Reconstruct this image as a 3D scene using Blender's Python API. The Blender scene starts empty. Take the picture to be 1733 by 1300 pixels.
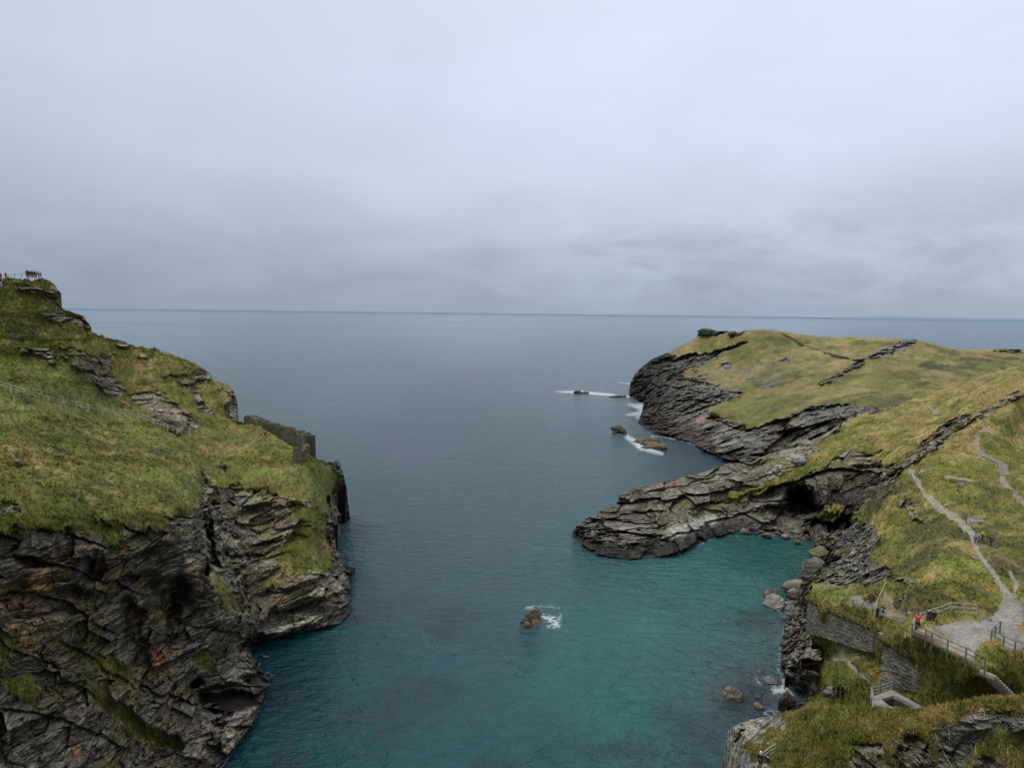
import bpy, math, random
import numpy as np
from mathutils import Vector, Matrix

random.seed(7)
rng = np.random.default_rng(11)
SC = bpy.context.scene
COL = SC.collection
RES = 1.25            # terrain sampling, in photograph pixels

# ------------------------------------------------------------------ camera model
W0, H0, F0 = 1733.0, 1300.0, 1192.0
PITCH, ROLL = math.atan(120.7/F0), math.atan(0.01206)
CAM = np.array([0.0, 0.0, 55.0])
fwd = np.array([0, math.cos(PITCH), -math.sin(PITCH)])
r0 = np.array([1.0, 0, 0]); u0 = np.cross(r0, fwd)
right = r0*math.cos(ROLL)+u0*math.sin(ROLL)
up = -r0*math.sin(ROLL)+u0*math.cos(ROLL)

def ray(px, py):
    px = np.asarray(px, float); py = np.asarray(py, float)
    d = fwd+((px-W0/2)/F0)[..., None]*right+(-(py-H0/2)/F0)[..., None]*up
    return d/d[..., 1:2]                      # depth measured along +Y
def at_d(px, py, d): return CAM+ray(px, py)*np.asarray(d, float)[..., None]
def at_z(px, py, z):
    r = ray(px, py); return CAM+r*((z-CAM[2])/r[..., 2])[..., None]
def V(a): return Vector((float(a[0]), float(a[1]), float(a[2])))

# ------------------------------------------------------------------ noise
TN = 64
TAB = rng.random((TN, TN, TN)).astype(np.float32)*2-1
def vnoise(P, scale, seed=0):
    p = (P/scale+np.array([seed*17.13+5.3, seed*7.77+1.9, seed*3.31+9.1])).astype(np.float32)
    i = np.floor(p).astype(np.int32); f = p-i; f = f*f*f*(f*(f*6-15)+10)
    x0, y0, z0 = [(i[..., k]) & 63 for k in range(3)]
    x1, y1, z1 = (x0+1) & 63, (y0+1) & 63, (z0+1) & 63
    fx, fy, fz = f[..., 0], f[..., 1], f[..., 2]
    a = TAB[x0, y0, z0]*(1-fx)+TAB[x1, y0, z0]*fx
    b = TAB[x0, y1, z0]*(1-fx)+TAB[x1, y1, z0]*fx
    c = TAB[x0, y0, z1]*(1-fx)+TAB[x1, y0, z1]*fx
    d = TAB[x0, y1, z1]*(1-fx)+TAB[x1, y1, z1]*fx
    return (a*(1-fy)+b*fy)*(1-fz)+(c*(1-fy)+d*fy)*fz
def fbm(P, scale, octv=4, seed=0, gain=.5):
    s = 0; a = 1; t = 0
    for k in range(octv):
        s = s+a*vnoise(P, scale/2**k, seed+k*3); t += a; a *= gain
    return s/t*1.6
def ridged(P, scale, octv=3, seed=0):
    s = 0; a = 1; t = 0
    for k in range(octv):
        s = s+a*(1-2*np.abs(vnoise(P, scale/2**k, seed+k*3))); t += a; a *= .5
    return s/t
def hash3(i, seed):
    h = (i[..., 0]*374761393+i[..., 1]*668265263+i[..., 2]*2147483647+seed*1274126177) & 0xffffffff
    h = ((h ^ (h >> 13))*1274126177) & 0xffffffff
    return ((h ^ (h >> 16)) & 0xffffff)/float(0xffffff)
def worley(p, seed=0, facet=False, flat=False):
    sh = p.shape[:-1]; p = p.reshape(-1, 3)
    F1 = np.empty(len(p)); F2 = np.empty(len(p)); ID = np.empty(len(p)); FC = np.empty(len(p))
    offs = [(a, b, c) for a in (-1, 0, 1) for b in (-1, 0, 1) for c in ((0,) if flat else (-1, 0, 1))]
    for s in range(0, len(p), 200000):
        q = p[s:s+200000]; i = np.floor(q).astype(np.int64); q = q.astype(np.float32)
        f1 = np.full(len(q), 9.); f2 = np.full(len(q), 9.); idd = np.zeros(len(q)); fc = np.zeros(len(q))
        for o in offs:
            c = i+np.array(o)
            h1 = hash3(c, seed); c = c.astype(np.float32); h2 = (h1*7919.7) % 1; h3 = (h1*104729.3) % 1
            dx = c[:, 0]+h1*.9-q[:, 0]; dy = c[:, 1]+h2*.9-q[:, 1]; dz = c[:, 2]+h3*.9-q[:, 2]
            d = np.sqrt(dx*dx+dy*dy+dz*dz)
            m = d < f1
            f2 = np.where(m, f1, np.minimum(f2, d)); idd = np.where(m, (h1*31337.1) % 1, idd); fc = np.where(m, -((h1*613.7 % 1-.5)*dx+(h2*617.3 % 1-.5)*dy+(h3*719.9 % 1-.5)*dz), fc); f1 = np.where(m, d, f1)
        F1[s:s+200000] = f1; F2[s:s+200000] = f2; ID[s:s+200000] = idd; FC[s:s+200000] = fc
    if facet: return F1.reshape(sh), F2.reshape(sh), ID.reshape(sh), FC.reshape(sh)
    return F1.reshape(sh), F2.reshape(sh), ID.reshape(sh)

def tps(ctrl, X, Y, smooth=1e-3):
    """thin plate spline through (x, y, value)"""
    c = np.array(ctrl, float); n = len(c); s = 300.
    xs, ys, v = c[:, 0]/s, c[:, 1]/s, c[:, 2]
    def U(r2): return r2*np.log(r2+1e-12)
    K = U((xs[:, None]-xs)**2+(ys[:, None]-ys)**2)+np.eye(n)*smooth
    Pm = np.c_[np.ones(n), xs, ys]
    A = np.zeros((n+3, n+3)); A[:n, :n] = K; A[:n, n:] = Pm; A[n:, :n] = Pm.T
    w = np.linalg.solve(A, np.r_[v, 0, 0, 0])
    x = X.ravel()/s; y = Y.ravel()/s
    out = w[n]+w[n+1]*x+w[n+2]*y
    for k in range(n): out += w[k]*U((x-xs[k])**2+(y-ys[k])**2)
    return out.reshape(X.shape)

def inpoly(poly, X, Y):
    r = np.zeros(X.shape, bool); n = len(poly)
    for i in range(n):
        x1, y1 = poly[i]; x2, y2 = poly[(i+1) % n]
        if y1 == y2: continue
        c = ((y1 > Y) != (y2 > Y)) & (X < (x2-x1)*(Y-y1)/(y2-y1)+x1)
        r ^= c
    return r
def linedist(pts, X, Y):
    """distance to polyline and interpolated width; pts (x,y,w)"""
    best = np.full(X.shape, 1e9)
    for (x1, y1, w1), (x2, y2, w2) in zip(pts[:-1], pts[1:]):
        dx, dy = x2-x1, y2-y1; t = np.clip(((X-x1)*dx+(Y-y1)*dy)/(dx*dx+dy*dy), 0, 1)
        d = np.hypot(X-x1-t*dx, Y-y1-t*dy)-(w1+(w2-w1)*t)/2
        best = np.minimum(best, d)
    return best
def smooth01(a, b, x):
    t = np.clip((x-a)/(b-a), 0, 1); return t*t*(3-2*t)
def blur(m, n):
    for _ in range(n):
        q = m.copy()
        q[1:-1] = (m[:-2]+2*m[1:-1]+m[2:])/4; m = q.copy()
        q[:, 1:-1] = (m[:, :-2]+2*m[:, 1:-1]+m[:, 2:])/4; m = q
    return m
def lerp(a, b, t): return a+(b-a)*t

# ------------------------------------------------------------------ object helpers
def tag(o, label=None, cat=None, group=None, kind=None):
    if label: o['label'] = label
    if cat: o['category'] = cat
    if group: o['group'] = group
    if kind: o['kind'] = kind
    return o
def link(name, me, parent=None):
    o = bpy.data.objects.new(name, me); COL.objects.link(o)
    if parent: o.parent = parent
    return o
def empty(name, loc=(0, 0, 0), rz=0):
    o = bpy.data.objects.new(name, None); COL.objects.link(o)
    o.location = loc; o.rotation_euler = (0, 0, rz); return o
def mesh_np(name, v, quads=None, tris=None, col=None, mat=None, smooth=True):
    me = bpy.data.meshes.new(name)
    v = np.ascontiguousarray(v, np.float32).reshape(-1, 3)
    me.vertices.add(len(v)); me.vertices.foreach_set('co', v.ravel())
    idx = []; tot = []
    if quads is not None and len(quads): idx.append(np.asarray(quads).ravel()); tot.append(np.full(len(quads), 4))
    if tris is not None and len(tris): idx.append(np.asarray(tris).ravel()); tot.append(np.full(len(tris), 3))
    idx = np.concatenate(idx).astype(np.int32); tot = np.concatenate(tot).astype(np.int32)
    me.loops.add(len(idx)); me.loops.foreach_set('vertex_index', idx)
    st = np.r_[0, np.cumsum(tot)[:-1]].astype(np.int32)
    me.polygons.add(len(tot)); me.polygons.foreach_set('loop_start', st); me.polygons.foreach_set('loop_total', tot)
    me.polygons.foreach_set('use_smooth', np.full(len(tot), smooth, bool))
    me.update(calc_edges=True)
    if col is not None:
        a = me.color_attributes.new('col', 'FLOAT_COLOR', 'POINT')
        c = np.ones((len(v), 4), np.float32); cc = col.reshape(len(v), -1); c[:, :cc.shape[1]] = cc
        a.data.foreach_set('color', c.ravel())
    if mat: me.materials.append(mat)
    return me

class MB:
    """collects simple solids and builds ONE mesh"""
    def __init__(s): s.v = []; s.f = []
    def add(s, vs, fs):
        b = len(s.v); s.v += [tuple(x) for x in vs]; s.f += [tuple(b+i for i in f) for f in fs]
    def box(s, c, size, M=None):
        x, y, z = [k/2 for k in size]; b = min(x, y, z)*.25
        vs = []
        for sz in (-1, 1):
            for (ax, ay) in ((x-b, y), (x, y-b), (x, -y+b), (x-b, -y), (-x+b, -y), (-x, -y+b), (-x, y-b), (-x+b, y)):
                vs.append(Vector((ax, ay, sz*z)))
        if M is not None: vs = [M @ v for v in vs]
        vs = [v+Vector(c) for v in vs]
        fs = [tuple(range(7, -1, -1))[::-1][::-1], tuple(range(8, 16))]
        fs = [tuple(range(0, 8)), tuple(range(15, 7, -1))]
        for i in range(8): j = (i+1) % 8; fs.append((i, i+8, j+8, j))
        s.add(vs, fs)
    def bar(s, a, b, r, r2=None, n=6, flat=1.0):
        a = Vector(a); b = Vector(b); d = b-a
        if d.length < 1e-6: return
        q = d.to_track_quat('Z', 'Y').to_matrix(); r2 = r if r2 is None else r2
        vs = []
        for (p, rr) in ((a, r), (b, r2)):
            for i in range(n):
                t = 2*math.pi*(i+.5)/n; vs.append(p+q @ Vector((math.cos(t)*rr, math.sin(t)*rr*flat, 0)))
        fs = [tuple(range(n-1, -1, -1)), tuple(range(n, 2*n))]
        for i in range(n): j = (i+1) % n; fs.append((i, j, j+n, i+n))
        s.add(vs, fs)
    def build(s, name, mat, parent=None, smooth=False):
        me = bpy.data.meshes.new(name); me.from_pydata(s.v, [], s.f); me.update()
        me.materials.append(mat)
        if smooth: me.polygons.foreach_set('use_smooth', [True]*len(me.polygons))
        return link(name, me, parent)

# ------------------------------------------------------------------ materials
def nt_new(name):
    m = bpy.data.materials.new(name); m.use_nodes = True; nt = m.node_tree; nt.nodes.clear()
    out = nt.nodes.new('ShaderNodeOutputMaterial'); b = nt.nodes.new('ShaderNodeBsdfPrincipled')
    nt.links.new(b.outputs[0], out.inputs[0]); return m, nt, b
def N(nt, t, **kw):
    n = nt.nodes.new(t)
    for k, v in kw.items():
        if k in n.inputs.keys(): n.inputs[k].default_value = v
        else: setattr(n, k, v)
    return n
def mat_terrain(name, rough=.9, bump=.35, s1=.8, s2=.18, dist=.12, contrast=.35, spec=.25):
    m, nt, b = nt_new(name); L = nt.links.new
    at = N(nt, 'ShaderNodeAttribute', attribute_name='col')
    g = N(nt, 'ShaderNodeNewGeometry')
    n1 = N(nt, 'ShaderNodeTexNoise', Scale=1/s1, Detail=6.0, Roughness=.7); L(g.outputs['Position'], n1.inputs['Vector'])
    n2 = N(nt, 'ShaderNodeTexNoise', Scale=1/s2, Detail=5.0, Roughness=.7); L(g.outputs['Position'], n2.inputs['Vector'])
    add = N(nt, 'ShaderNodeMath', operation='ADD'); L(n1.outputs[0], add.inputs[0]); L(n2.outputs[0], add.inputs[1])
    mr = N(nt, 'ShaderNodeMapRange'); L(add.outputs[0], mr.inputs[0])
    mr.inputs[1].default_value = .6; mr.inputs[2].default_value = 1.4
    mr.inputs[3].default_value = 1-contrast; mr.inputs[4].default_value = 1+contrast
    mul = N(nt, 'ShaderNodeVectorMath', operation='SCALE'); L(at.outputs['Color'], mul.inputs[0]); L(mr.outputs[0], mul.inputs['Scale'])
    L(mul.outputs[0], b.inputs['Base Color'])
    b.inputs['Roughness'].default_value = rough; b.inputs['Specular IOR Level'].default_value = spec
    bp = N(nt, 'ShaderNodeBump', Strength=bump, Distance=dist); L(add.outputs[0], bp.inputs['Height']); L(bp.outputs[0], b.inputs['Normal'])
    return m
def mat_plain(name, c, rough=.7, var=.25, scale=6., bump=.15, metal=0.):
    m, nt, b = nt_new(name); L = nt.links.new
    tc = N(nt, 'ShaderNodeTexCoord'); n = N(nt, 'ShaderNodeTexNoise', Scale=scale, Detail=5.0, Roughness=.65); L(tc.outputs['Object'], n.inputs['Vector'])
    mr = N(nt, 'ShaderNodeMapRange'); L(n.outputs[0], mr.inputs[0]); mr.inputs[1].default_value = .3; mr.inputs[2].default_value = .7
    mr.inputs[3].default_value = 1-var; mr.inputs[4].default_value = 1+var
    mul = N(nt, 'ShaderNodeVectorMath', operation='SCALE'); mul.inputs[0].default_value = c; L(mr.outputs[0], mul.inputs['Scale'])
    L(mul.outputs[0], b.inputs['Base Color']); b.inputs['Roughness'].default_value = rough; b.inputs['Metallic'].default_value = metal
    bp = N(nt, 'ShaderNodeBump', Strength=bump, Distance=.02); L(n.outputs[0], bp.inputs['Height']); L(bp.outputs[0], b.inputs['Normal'])
    return m
M_TERR = mat_terrain('ground_surface')
M_TERRF = mat_terrain('far_ground_surface', s1=3., s2=.8, dist=.4, contrast=.4)
M_ROCK = mat_terrain('rock_surface', rough=.75, bump=.4, contrast=.3)
M_WALL = mat_terrain('stone_wall_surface', bump=.5, s1=.4, s2=.12, contrast=.4)
M_TUFT = mat_terrain('grass_blades', bump=0, contrast=.2, spec=.1)
M_WOOD = mat_plain('weathered_wood', (.36, .345, .31), rough=.85, scale=9)
M_WOODD = mat_plain('dark_wood', (.12, .115, .10), rough=.85, scale=9)
M_WIRE = mat_plain('wire', (.30, .34, .33), rough=.5, metal=.0)
M_RUST = mat_plain('rusty_iron', (.09, .045, .03), rough=.9, var=.5)
M_CONC = mat_plain('concrete', (.25, .23, .20), rough=.9, scale=1.2, var=.4, bump=.5)
M_SKIN = mat_plain('skin', (.45, .29, .22), rough=.6, var=.08)

# ------------------------------------------------------------------ relief patches
bed = {}
def bedding(n, t=(1, 0, 0)):
    n = np.array(n, float); n /= np.linalg.norm(n); a = np.array(t, float); a -= n*a.dot(n); a /= np.linalg.norm(a)
    return n, a, np.cross(n, a)
def rock_disp(P, B, k=1.0, seed=0, big=1.0, fine=1.0, m=None):
    if m is not None:
        i = m > .01; out = [np.zeros(m.shape) for _ in range(3)]
        for o_, v_ in zip(out, rock_disp(P[i], B, k, seed, big, fine)): o_[i] = v_
        return out
    return rock_disp_(P, B, k, seed, big, fine)
def rock_disp_(P, B, k, seed, big, fine):
    """craggy bedded relief: returns (metres of relief, tone -1..1, crack 0..1)"""
    n, a, b = B
    w = np.stack([fbm(P, 16*k, 3, seed+40), fbm(P, 16*k, 3, seed+50), fbm(P, 16*k, 3, seed+60)], -1)*1.1*k
    Q = P+w+np.stack([vnoise(P, .7*k, seed+41), vnoise(P, .7*k, seed+42), vnoise(P, .7*k, seed+43)], -1)*.06*k
    c = Q @ n; u = Q @ a; v = Q @ b
    F1, F2, I1, C1 = worley(np.stack([u/(6.*k), v/(6.*k), c/(2.1*k)], -1), seed+1, True)
    G1, G2, I2, C2 = worley(np.stack([u/(2.1*k), v/(2.1*k), c/(.55*k)], -1), seed+2, True)
    H1, H2, I3, C3 = worley(np.stack([(u+.5*c)/(.75*k), v/(.75*k), (c-.2*u)/(.26*k)], -1), seed+3, True)
    e1 = np.exp(-(F2-F1)*22); e2 = np.exp(-(G2-G1)*14); e3 = np.exp(-(H2-H1)*10)
    lay = vnoise(np.stack([u/7, v/7, c*1.6], -1)/k, 1.0, seed+9)
    lay2 = vnoise(np.stack([u/3, v/3, c*5.], -1)/k, 1.0, seed+19)
    h = big*(fbm(P, 17*k, 2, seed)*2.0*k+ridged(P, 9*k, 3, seed+5)*1.0*k)
    h = h+(I1-.5)*1.7*k+C1*3.6*k-e1*.28*k+fine*((I2-.5)*.55*k+C2*1.15*k-e2*.10*k+(I3-.5)*.24*k+C3*.5*k-e3*.05*k+lay*.22*k+lay2*.10*k+fbm(P, 1.2*k, 4, seed+7, .6)*.20*k)
    h = h+fbm(P, .6*k, 4, seed+77, .75)*.14*k
    tone = (I1-.5)*.35+(I2-.5)*.5+(I3-.5)*.7+lay*.25+lay2*.3+fbm(P, .5*k, 3, seed+78, .8)*.3
    return h, tone, np.clip(e1*.6+e2*.45+e3*.3, 0, 1)

def clampD(p, D, k=.25):
    zmin = .1+p.zmin*k
    dz = p.R[..., 2]; lim = np.where(dz < -1e-4, (zmin-CAM[2])/np.minimum(dz, -1e-4), 1e9); return np.minimum(D, lim)
def densify(pairs, res):
    A = np.array([p[0] for p in pairs], float); Bq = np.array([p[1] for p in pairs], float)
    us = []
    for i in range(len(pairs)-1):
        L_ = max(np.linalg.norm(A[i+1, :2]-A[i, :2]), np.linalg.norm(Bq[i+1, :2]-Bq[i, :2]), res)
        n = max(1, int(round(L_/res))); us += list(i+np.arange(n)/n)
    us.append(len(pairs)-1); us = np.array(us)
    def ev(C): return np.stack([np.interp(us, np.arange(len(C)), C[:, k]) for k in range(C.shape[1])], -1)
    return ev(A), ev(Bq), us

GRASS_V = []   # collected (positions, colours, density) per terrain for tuft scattering
class Patch: pass
def build_patch(name, pairs, ctrl, style, res=RES, skirtA=False, skirtB=True, ends=(False, False), jag=(0, 1.5), mat=None,
                skirt=((1.2, .5), (3, 3), (6, 9), (9, 20), (12, 60)), shore=lambda p: 1e3, rockmask=lambda p: np.zeros(p.X.shape)):
    """pairs: [(ax,ay),(bx,by)] outline correspondences in the photograph; ctrl: (x, y, depth) or (x, y, None, z)"""
    A, Bq, us = densify(pairs, res)
    nv = int(max(np.linalg.norm(A-Bq, axis=1))/res)+2
    # outlines get a broken edge
    z3 = np.stack([us*0, A[:, 0]*.0+us*0, us*0], -1)
    def jagged(C, amp, seed):
        q = np.stack([C[:, 0], C[:, 1], C[:, 0]*0+seed*11.7], -1)
        return C+amp*np.stack([fbm(q, 14, 4, seed, .65), fbm(q, 14, 4, seed+20, .65)], -1)
    if jag[0]: A = jagged(A, jag[0], 3)
    if jag[1]: Bq = jagged(Bq, jag[1], 8)
    t = np.linspace(0, 1, nv)
    X = A[:, None, 0]+(Bq-A)[:, None, 0]*t; Y = A[:, None, 1]+(Bq-A)[:, None, 1]*t
    cc = []
    for c in ctrl:
        d = c[2] if c[2] is not None else float(at_z(c[0], c[1], c[3])[1])
        cc.append((c[0], c[1], 100./d))
    # distance (in cells) to A and B border, for fading relief at outlines
    eA = (t*0)[None, :]+np.linalg.norm(Bq-A, axis=1)[:, None]*t[None, :]
    eB = np.linalg.norm(Bq-A, axis=1)[:, None]*(1-t)[None, :]
    inv = tps(cc, X, Y)/100.
    D = 1/np.clip(inv, 1/900., 1/20.)
    R = ray(X, Y); P = CAM+R*D[..., None]
    p = Patch(); p.X, p.Y, p.R, p.eA, p.eB = X, Y, R, eA, eB
    edge = shore(p)*D/F0                          # metres from the waterline as seen
    p.D = D; p.zmin = np.clip(.1+.45*edge*(1+.8*fbm(P, 3, 3, 200)), .1, 2.2)
    D = clampD(p, D, 1.); P = CAM+R*D[..., None]
    gray = lambda Q: blur(smooth01(.06, .34, np.abs((normals(Q)*R/np.linalg.norm(R, axis=-1, keepdims=True)).sum(-1))), 3)
    p.D, p.P = D, P; p.gz = gray(P)
    # rock seen edge-on is really a stack of blocks: step the depth block by block
    rkm = blur(rockmask(p).astype(float), 2)
    for sx, sy, sd in ((26, 17, 1), (11, 7, 2)):
        q = np.stack([(X+fbm(P, 4, 3, 210+sd)*5)/sx, (Y+fbm(P, 4, 3, 215+sd)*4+.35*X)/sy, X*0+sd*.37], -1)
        F1, F2, I, Cc = worley(q, 300+sd, True, True); u, inv_ = np.unique(np.round(I*1e7).astype(np.int64), return_inverse=True); inv_ = inv_.ravel()
        mean = (np.bincount(inv_, D.ravel())/np.bincount(inv_))[inv_].reshape(D.shape)
        lim = 14 if sd == 1 else 5
        D = D+np.clip(mean+Cc*3-D, -lim, lim)*(.8 if sd == 1 else .55)*(1-p.gz)*rkm+np.exp(-(F2-F1)*14)*.5*(1-p.gz)*rkm
    D = clampD(p, D); P = CAM+R*D[..., None]; p.D, p.P = D, P; p.gz = np.maximum(gray(P), .35)
    P2, col, gm, meta = style(p)
    p.P2 = P2; p.col = col; p.gm = gm
    G = P2; C = col
    def away(v):
        d = v-CAM; d = d*np.array([1, 1, 0]); return d/np.linalg.norm(d, axis=-1, keepdims=True)
    def make_sk(edge, px):
        out = []; rgt = smooth01(1815, 1829, px)[..., None]; lft = smooth01(-95, -109, px)[..., None]
        for i, (a, dn) in enumerate(skirt):
            q = edge+away(edge)*a; q = q-np.array([0, 0, 1])*dn; q[..., 2] = np.maximum(q[..., 2], np.minimum(-4., edge[..., 2]-.01))
            e = (6, 18, 45, 110, 260)[i]; n_ = fbm(edge+e, 30, 3, 77)*min(e*.12, 6)     # the land simply goes on beyond the frame
            up_ = edge+np.stack([n_*0+e, n_*0+e*.1, n_+e*.10], -1); dn_ = edge+np.stack([n_*0-e, n_*0+e*.1, n_+e*.12], -1)
            q = q*(1-rgt)+up_*rgt; q = q*(1-lft)+dn_*lft; out.append(q)
        return out
    XX = X
    nu = G.shape[0]
    if skirtB:
        sk = make_sk(G[:, -1], XX[:, -1]); G = np.concatenate([G]+[q[:, None] for q in sk], 1); C = np.concatenate([C]+[C[:, -1:]*.9]*len(sk), 1)
    if skirtA:
        sk = make_sk(G[:, 0], XX[:, 0]); G = np.concatenate([q[:, None] for q in sk[::-1]]+[G], 1); C = np.concatenate([C[:, :1]*.9]*len(sk)+[C], 1)
    pad = np.pad(XX, ((0, 0), (len(skirt) if skirtA else 0, len(skirt) if skirtB else 0)), mode='edge')
    if ends[0]:
        sk = make_sk(G[0], pad[0]); G = np.concatenate([q[None] for q in sk[::-1]]+[G], 0); C = np.concatenate([C[:1]*.9]*len(sk)+[C], 0)
    if ends[1]:
        sk = make_sk(G[-1], pad[-1]); G = np.concatenate([G]+[q[None] for q in sk], 0); C = np.concatenate([C]+[C[-1:]*.9]*len(sk), 0)
    far_ = np.ones(G.shape[:2], bool); i0 = len(skirt) if ends[0] else 0; j0 = len(skirt) if skirtA else 0
    far_[i0:i0+P2.shape[0], j0:j0+P2.shape[1]] = False; far_ &= (G[..., 2] > 15)
    if far_.any(): C = C.copy(); C[far_] = grass_col(G[far_], 9., .1, 0.)
    a, b = G.shape[:2]
    I = np.arange(a*b).reshape(a, b)
    q = np.stack([I[:-1, :-1], I[1:, :-1], I[1:, 1:], I[:-1, 1:]], -1).reshape(-1, 4)
    me = mesh_np(name, G, quads=q, col=C, mat=mat or M_TERR, smooth=True)
    o = link(name, me); p.obj = o
    if gm is not None: GRASS_V.append((name, P2, col, gm, D))
    print(name, a*b); return p

def normals(G):
    du = np.gradient(G, axis=0); dv = np.gradient(G, axis=1); n = np.cross(du, dv); n /= np.linalg.norm(n, axis=-1, keepdims=True)+1e-9
    s = np.sign((n*(CAM-G)).sum(-1, keepdims=True)); return n*s

def warp_xy(p, s1=6., s2=2.5, k=1.):
    q = p.P/k
    wx = fbm(q, 4., 4, 70, .6)*s1+fbm(q, 1., 3, 75)*s2; wy = fbm(q, 4., 4, 80, .6)*s1*.7+fbm(q, 1., 3, 85)*s2
    return p.X+wx, p.Y+wy

C_ = lambda *a: np.array(a, float)
OLIVE, TAN, DGREEN, LGREEN, HEATH = C_(.150, .140, .032), C_(.250, .190, .070), C_(.052, .068, .020), C_(.130, .158, .032), C_(.070, .048, .030)
def grass_col(P, k=1., dry=0., green=0., seed=0):
    a = fbm(P, 9*k, 4, seed+1)[..., None]; b = fbm(P, 3*k, 4, seed+2, .6)[..., None]; c = fbm(P, 1.0*k, 3, seed+3)[..., None]; d = fbm(P, 5*k, 4, seed+4, .6)[..., None]
    dry = np.asarray(dry)[..., None] if np.ndim(dry) else dry; green = np.asarray(green)[..., None] if np.ndim(green) else green
    col = lerp(OLIVE, TAN, smooth01(-.15, .65, a*.5+b*.6+dry))
    col = lerp(col, LGREEN, smooth01(.1, .7, d+green)*.75)
    col = lerp(col, DGREEN, smooth01(.12, .65, b*-.7+c*.4-dry*.4)*.7)
    return col*(1+.2*c)*(1+.14*b)*(1+.22*fbm(P, 5.5*k, 3, seed+6)[..., None])

def rock_col(P, tone, crack, Nrm, seed=0, k=1., warm=0., light=0.):
    a = fbm(P, 12*k, 3, seed+11); b = fbm(P, 2.2*k, 4, seed+12, .6); c = fbm(P, .5*k, 3, seed+13)
    t = .42+tone*.42+b*.26+a*.24+light
    dark, mid, lt = C_(.036, .030, .022), C_(.132, .108, .078), C_(.30, .262, .20)
    t = np.clip(t, 0, 1)[..., None]
    col = np.where(t < .5, lerp(dark, mid, t*2), lerp(mid, lt, t*2-1))
    w = smooth01(.25, .8, fbm(P, 7*k, 4, seed+15, .6)+warm)[..., None]
    col = lerp(col, col*C_(1.45, 1.02, .62), w*.8)
    col = col*(1-.42*crack[..., None])*(1+.32*c[..., None])
    # lichen paling on tops; light on tops and shade on steep faces painted in
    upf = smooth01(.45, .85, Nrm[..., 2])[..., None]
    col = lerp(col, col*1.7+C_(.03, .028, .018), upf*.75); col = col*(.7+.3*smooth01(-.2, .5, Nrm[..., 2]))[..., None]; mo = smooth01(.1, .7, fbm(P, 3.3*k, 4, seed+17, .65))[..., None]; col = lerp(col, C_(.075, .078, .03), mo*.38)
    wet = 1-smooth01(.9, 3.4*k**.5, P[..., 2]+b*1.6)
    col = lerp(col, C_(.018, .016, .012), wet[..., None]*.85)
    return col

def masks(polys, X, Y):
    m = np.zeros(X.shape, bool)
    for q in polys: m |= inpoly(q, X, Y)
    return m

# ================================================================== LEFT HEADLAND
right_edge = [(60, 455), (463, None)]
LB = [(70, 470), (82, 473), (92, 482), (96, 489), (103, 496), (99, 501), (95, 505), (98, 512), (108, 524), (120, 528), (141, 535),
      (148, 545), (155, 553), (152, 557), (157, 562), (160, 570), (183, 573), (205, 575), (222, 583), (250, 592), (290, 600), (325, 612), (345, 624), (356, 632), (362, 645),
      (385, 650), (398, 665), (403, 690), (404, 700), (402, 712), (415, 715), (440, 722), (524, 774), (550, 781), (570, 784), (578, 795), (584, 812), (588, 840), (592, 876), (575, 888),
      (563, 892), (566, 910), (570, 930), (577, 950), (585, 958), (601, 963), (590, 975), (592, 1000), (592, 1040), (575, 1055), (520, 1068), (424, 1090), (425, 1110), (440, 1130), (456, 1155), (448, 1170), (442, 1195),
      (425, 1230), (400, 1262), (370, 1300), (330, 1350), (300, 1380)]
LP = []
for i, (x, y) in enumerate(LB): LP.append(((-110, y+max(0, 14-i*2)), (x, y)))
L_ctrl = [(0, 470, 165), (-110, 470, 165), (55, 463, 168), (100, 492, 172), (155, 560, 178), (170, 572, 182), (225, 582, 190), (330, 610, 195), (360, 635, 195),
          (400, 690, 192), (402, 712, 188), (425, 716, 188), (524, 774, 156), (572, 785, 170), (590, 830, 176), (592, 876, 180), (545, 810, 157), (560, 850, 172), (575, 888, None, .3),
          (540, 850, 142), (560, 890, 146), (572, 930, 147), (600, 963, None, .3), (591, 1010, None, 2), (590, 1042, None, .3), (520, 1068, None, .3), (424, 1090, None, .3),
          (340, 815, 122), (440, 830, 135), (450, 950, 124), (560, 915, 145), (500, 1050, 122), (420, 1000, 115), (480, 880, 132), (400, 900, 124), (560, 1010, None, 4), (480, 1020, None, 5), (540, 980, None, 7), (570, 985, None, 4), (375, 860, 124),
          (456, 1155, None, .3), (425, 1230, None, .3), (370, 1300, None, .3), (330, 1350, None, .3), (325, 850, 104), (342, 920, 98), (390, 990, 99), (415, 1060, 102), (330, 880, 97), (200, 900, 83), (130, 900, 75),
          (0, 870, 66), (-110, 860, 58), (0, 1300, 60), (-110, 1300, 54), (0, 1100, 64), (100, 1100, 71), (200, 1100, 80), (300, 1100, 90), (300, 1010, 96), (200, 1010, 83), (100, 1000, 72), (0, 980, 66), (200, 1300, 71),
          (300, 1300, 78), (100, 1300, 65), (0, 1380, 57), (200, 1380, 66), (350, 1180, 92), (350, 1240, 84), (420, 1130, 100),
          (0, 650, 140), (-110, 640, 130), (150, 690, 150), (330, 735, 165), (455, 745, 163), (0, 750, 95), (-110, 750, 90), (200, 800, 104), (0, 600, 150), (0, 550, 157), (200, 650, 172), (300, 680, 178), (150, 600, 165),
          (100, 540, 170), (300, 780, 124), (450, 780, 146), (100, 720, 122), (200, 740, 135), (0, 820, 76), (100, 820, 84), (200, 860, 88), (500, 790, 148), (480, 760, 158), (380, 680, 186), (-110, 550, 150)]
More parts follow.
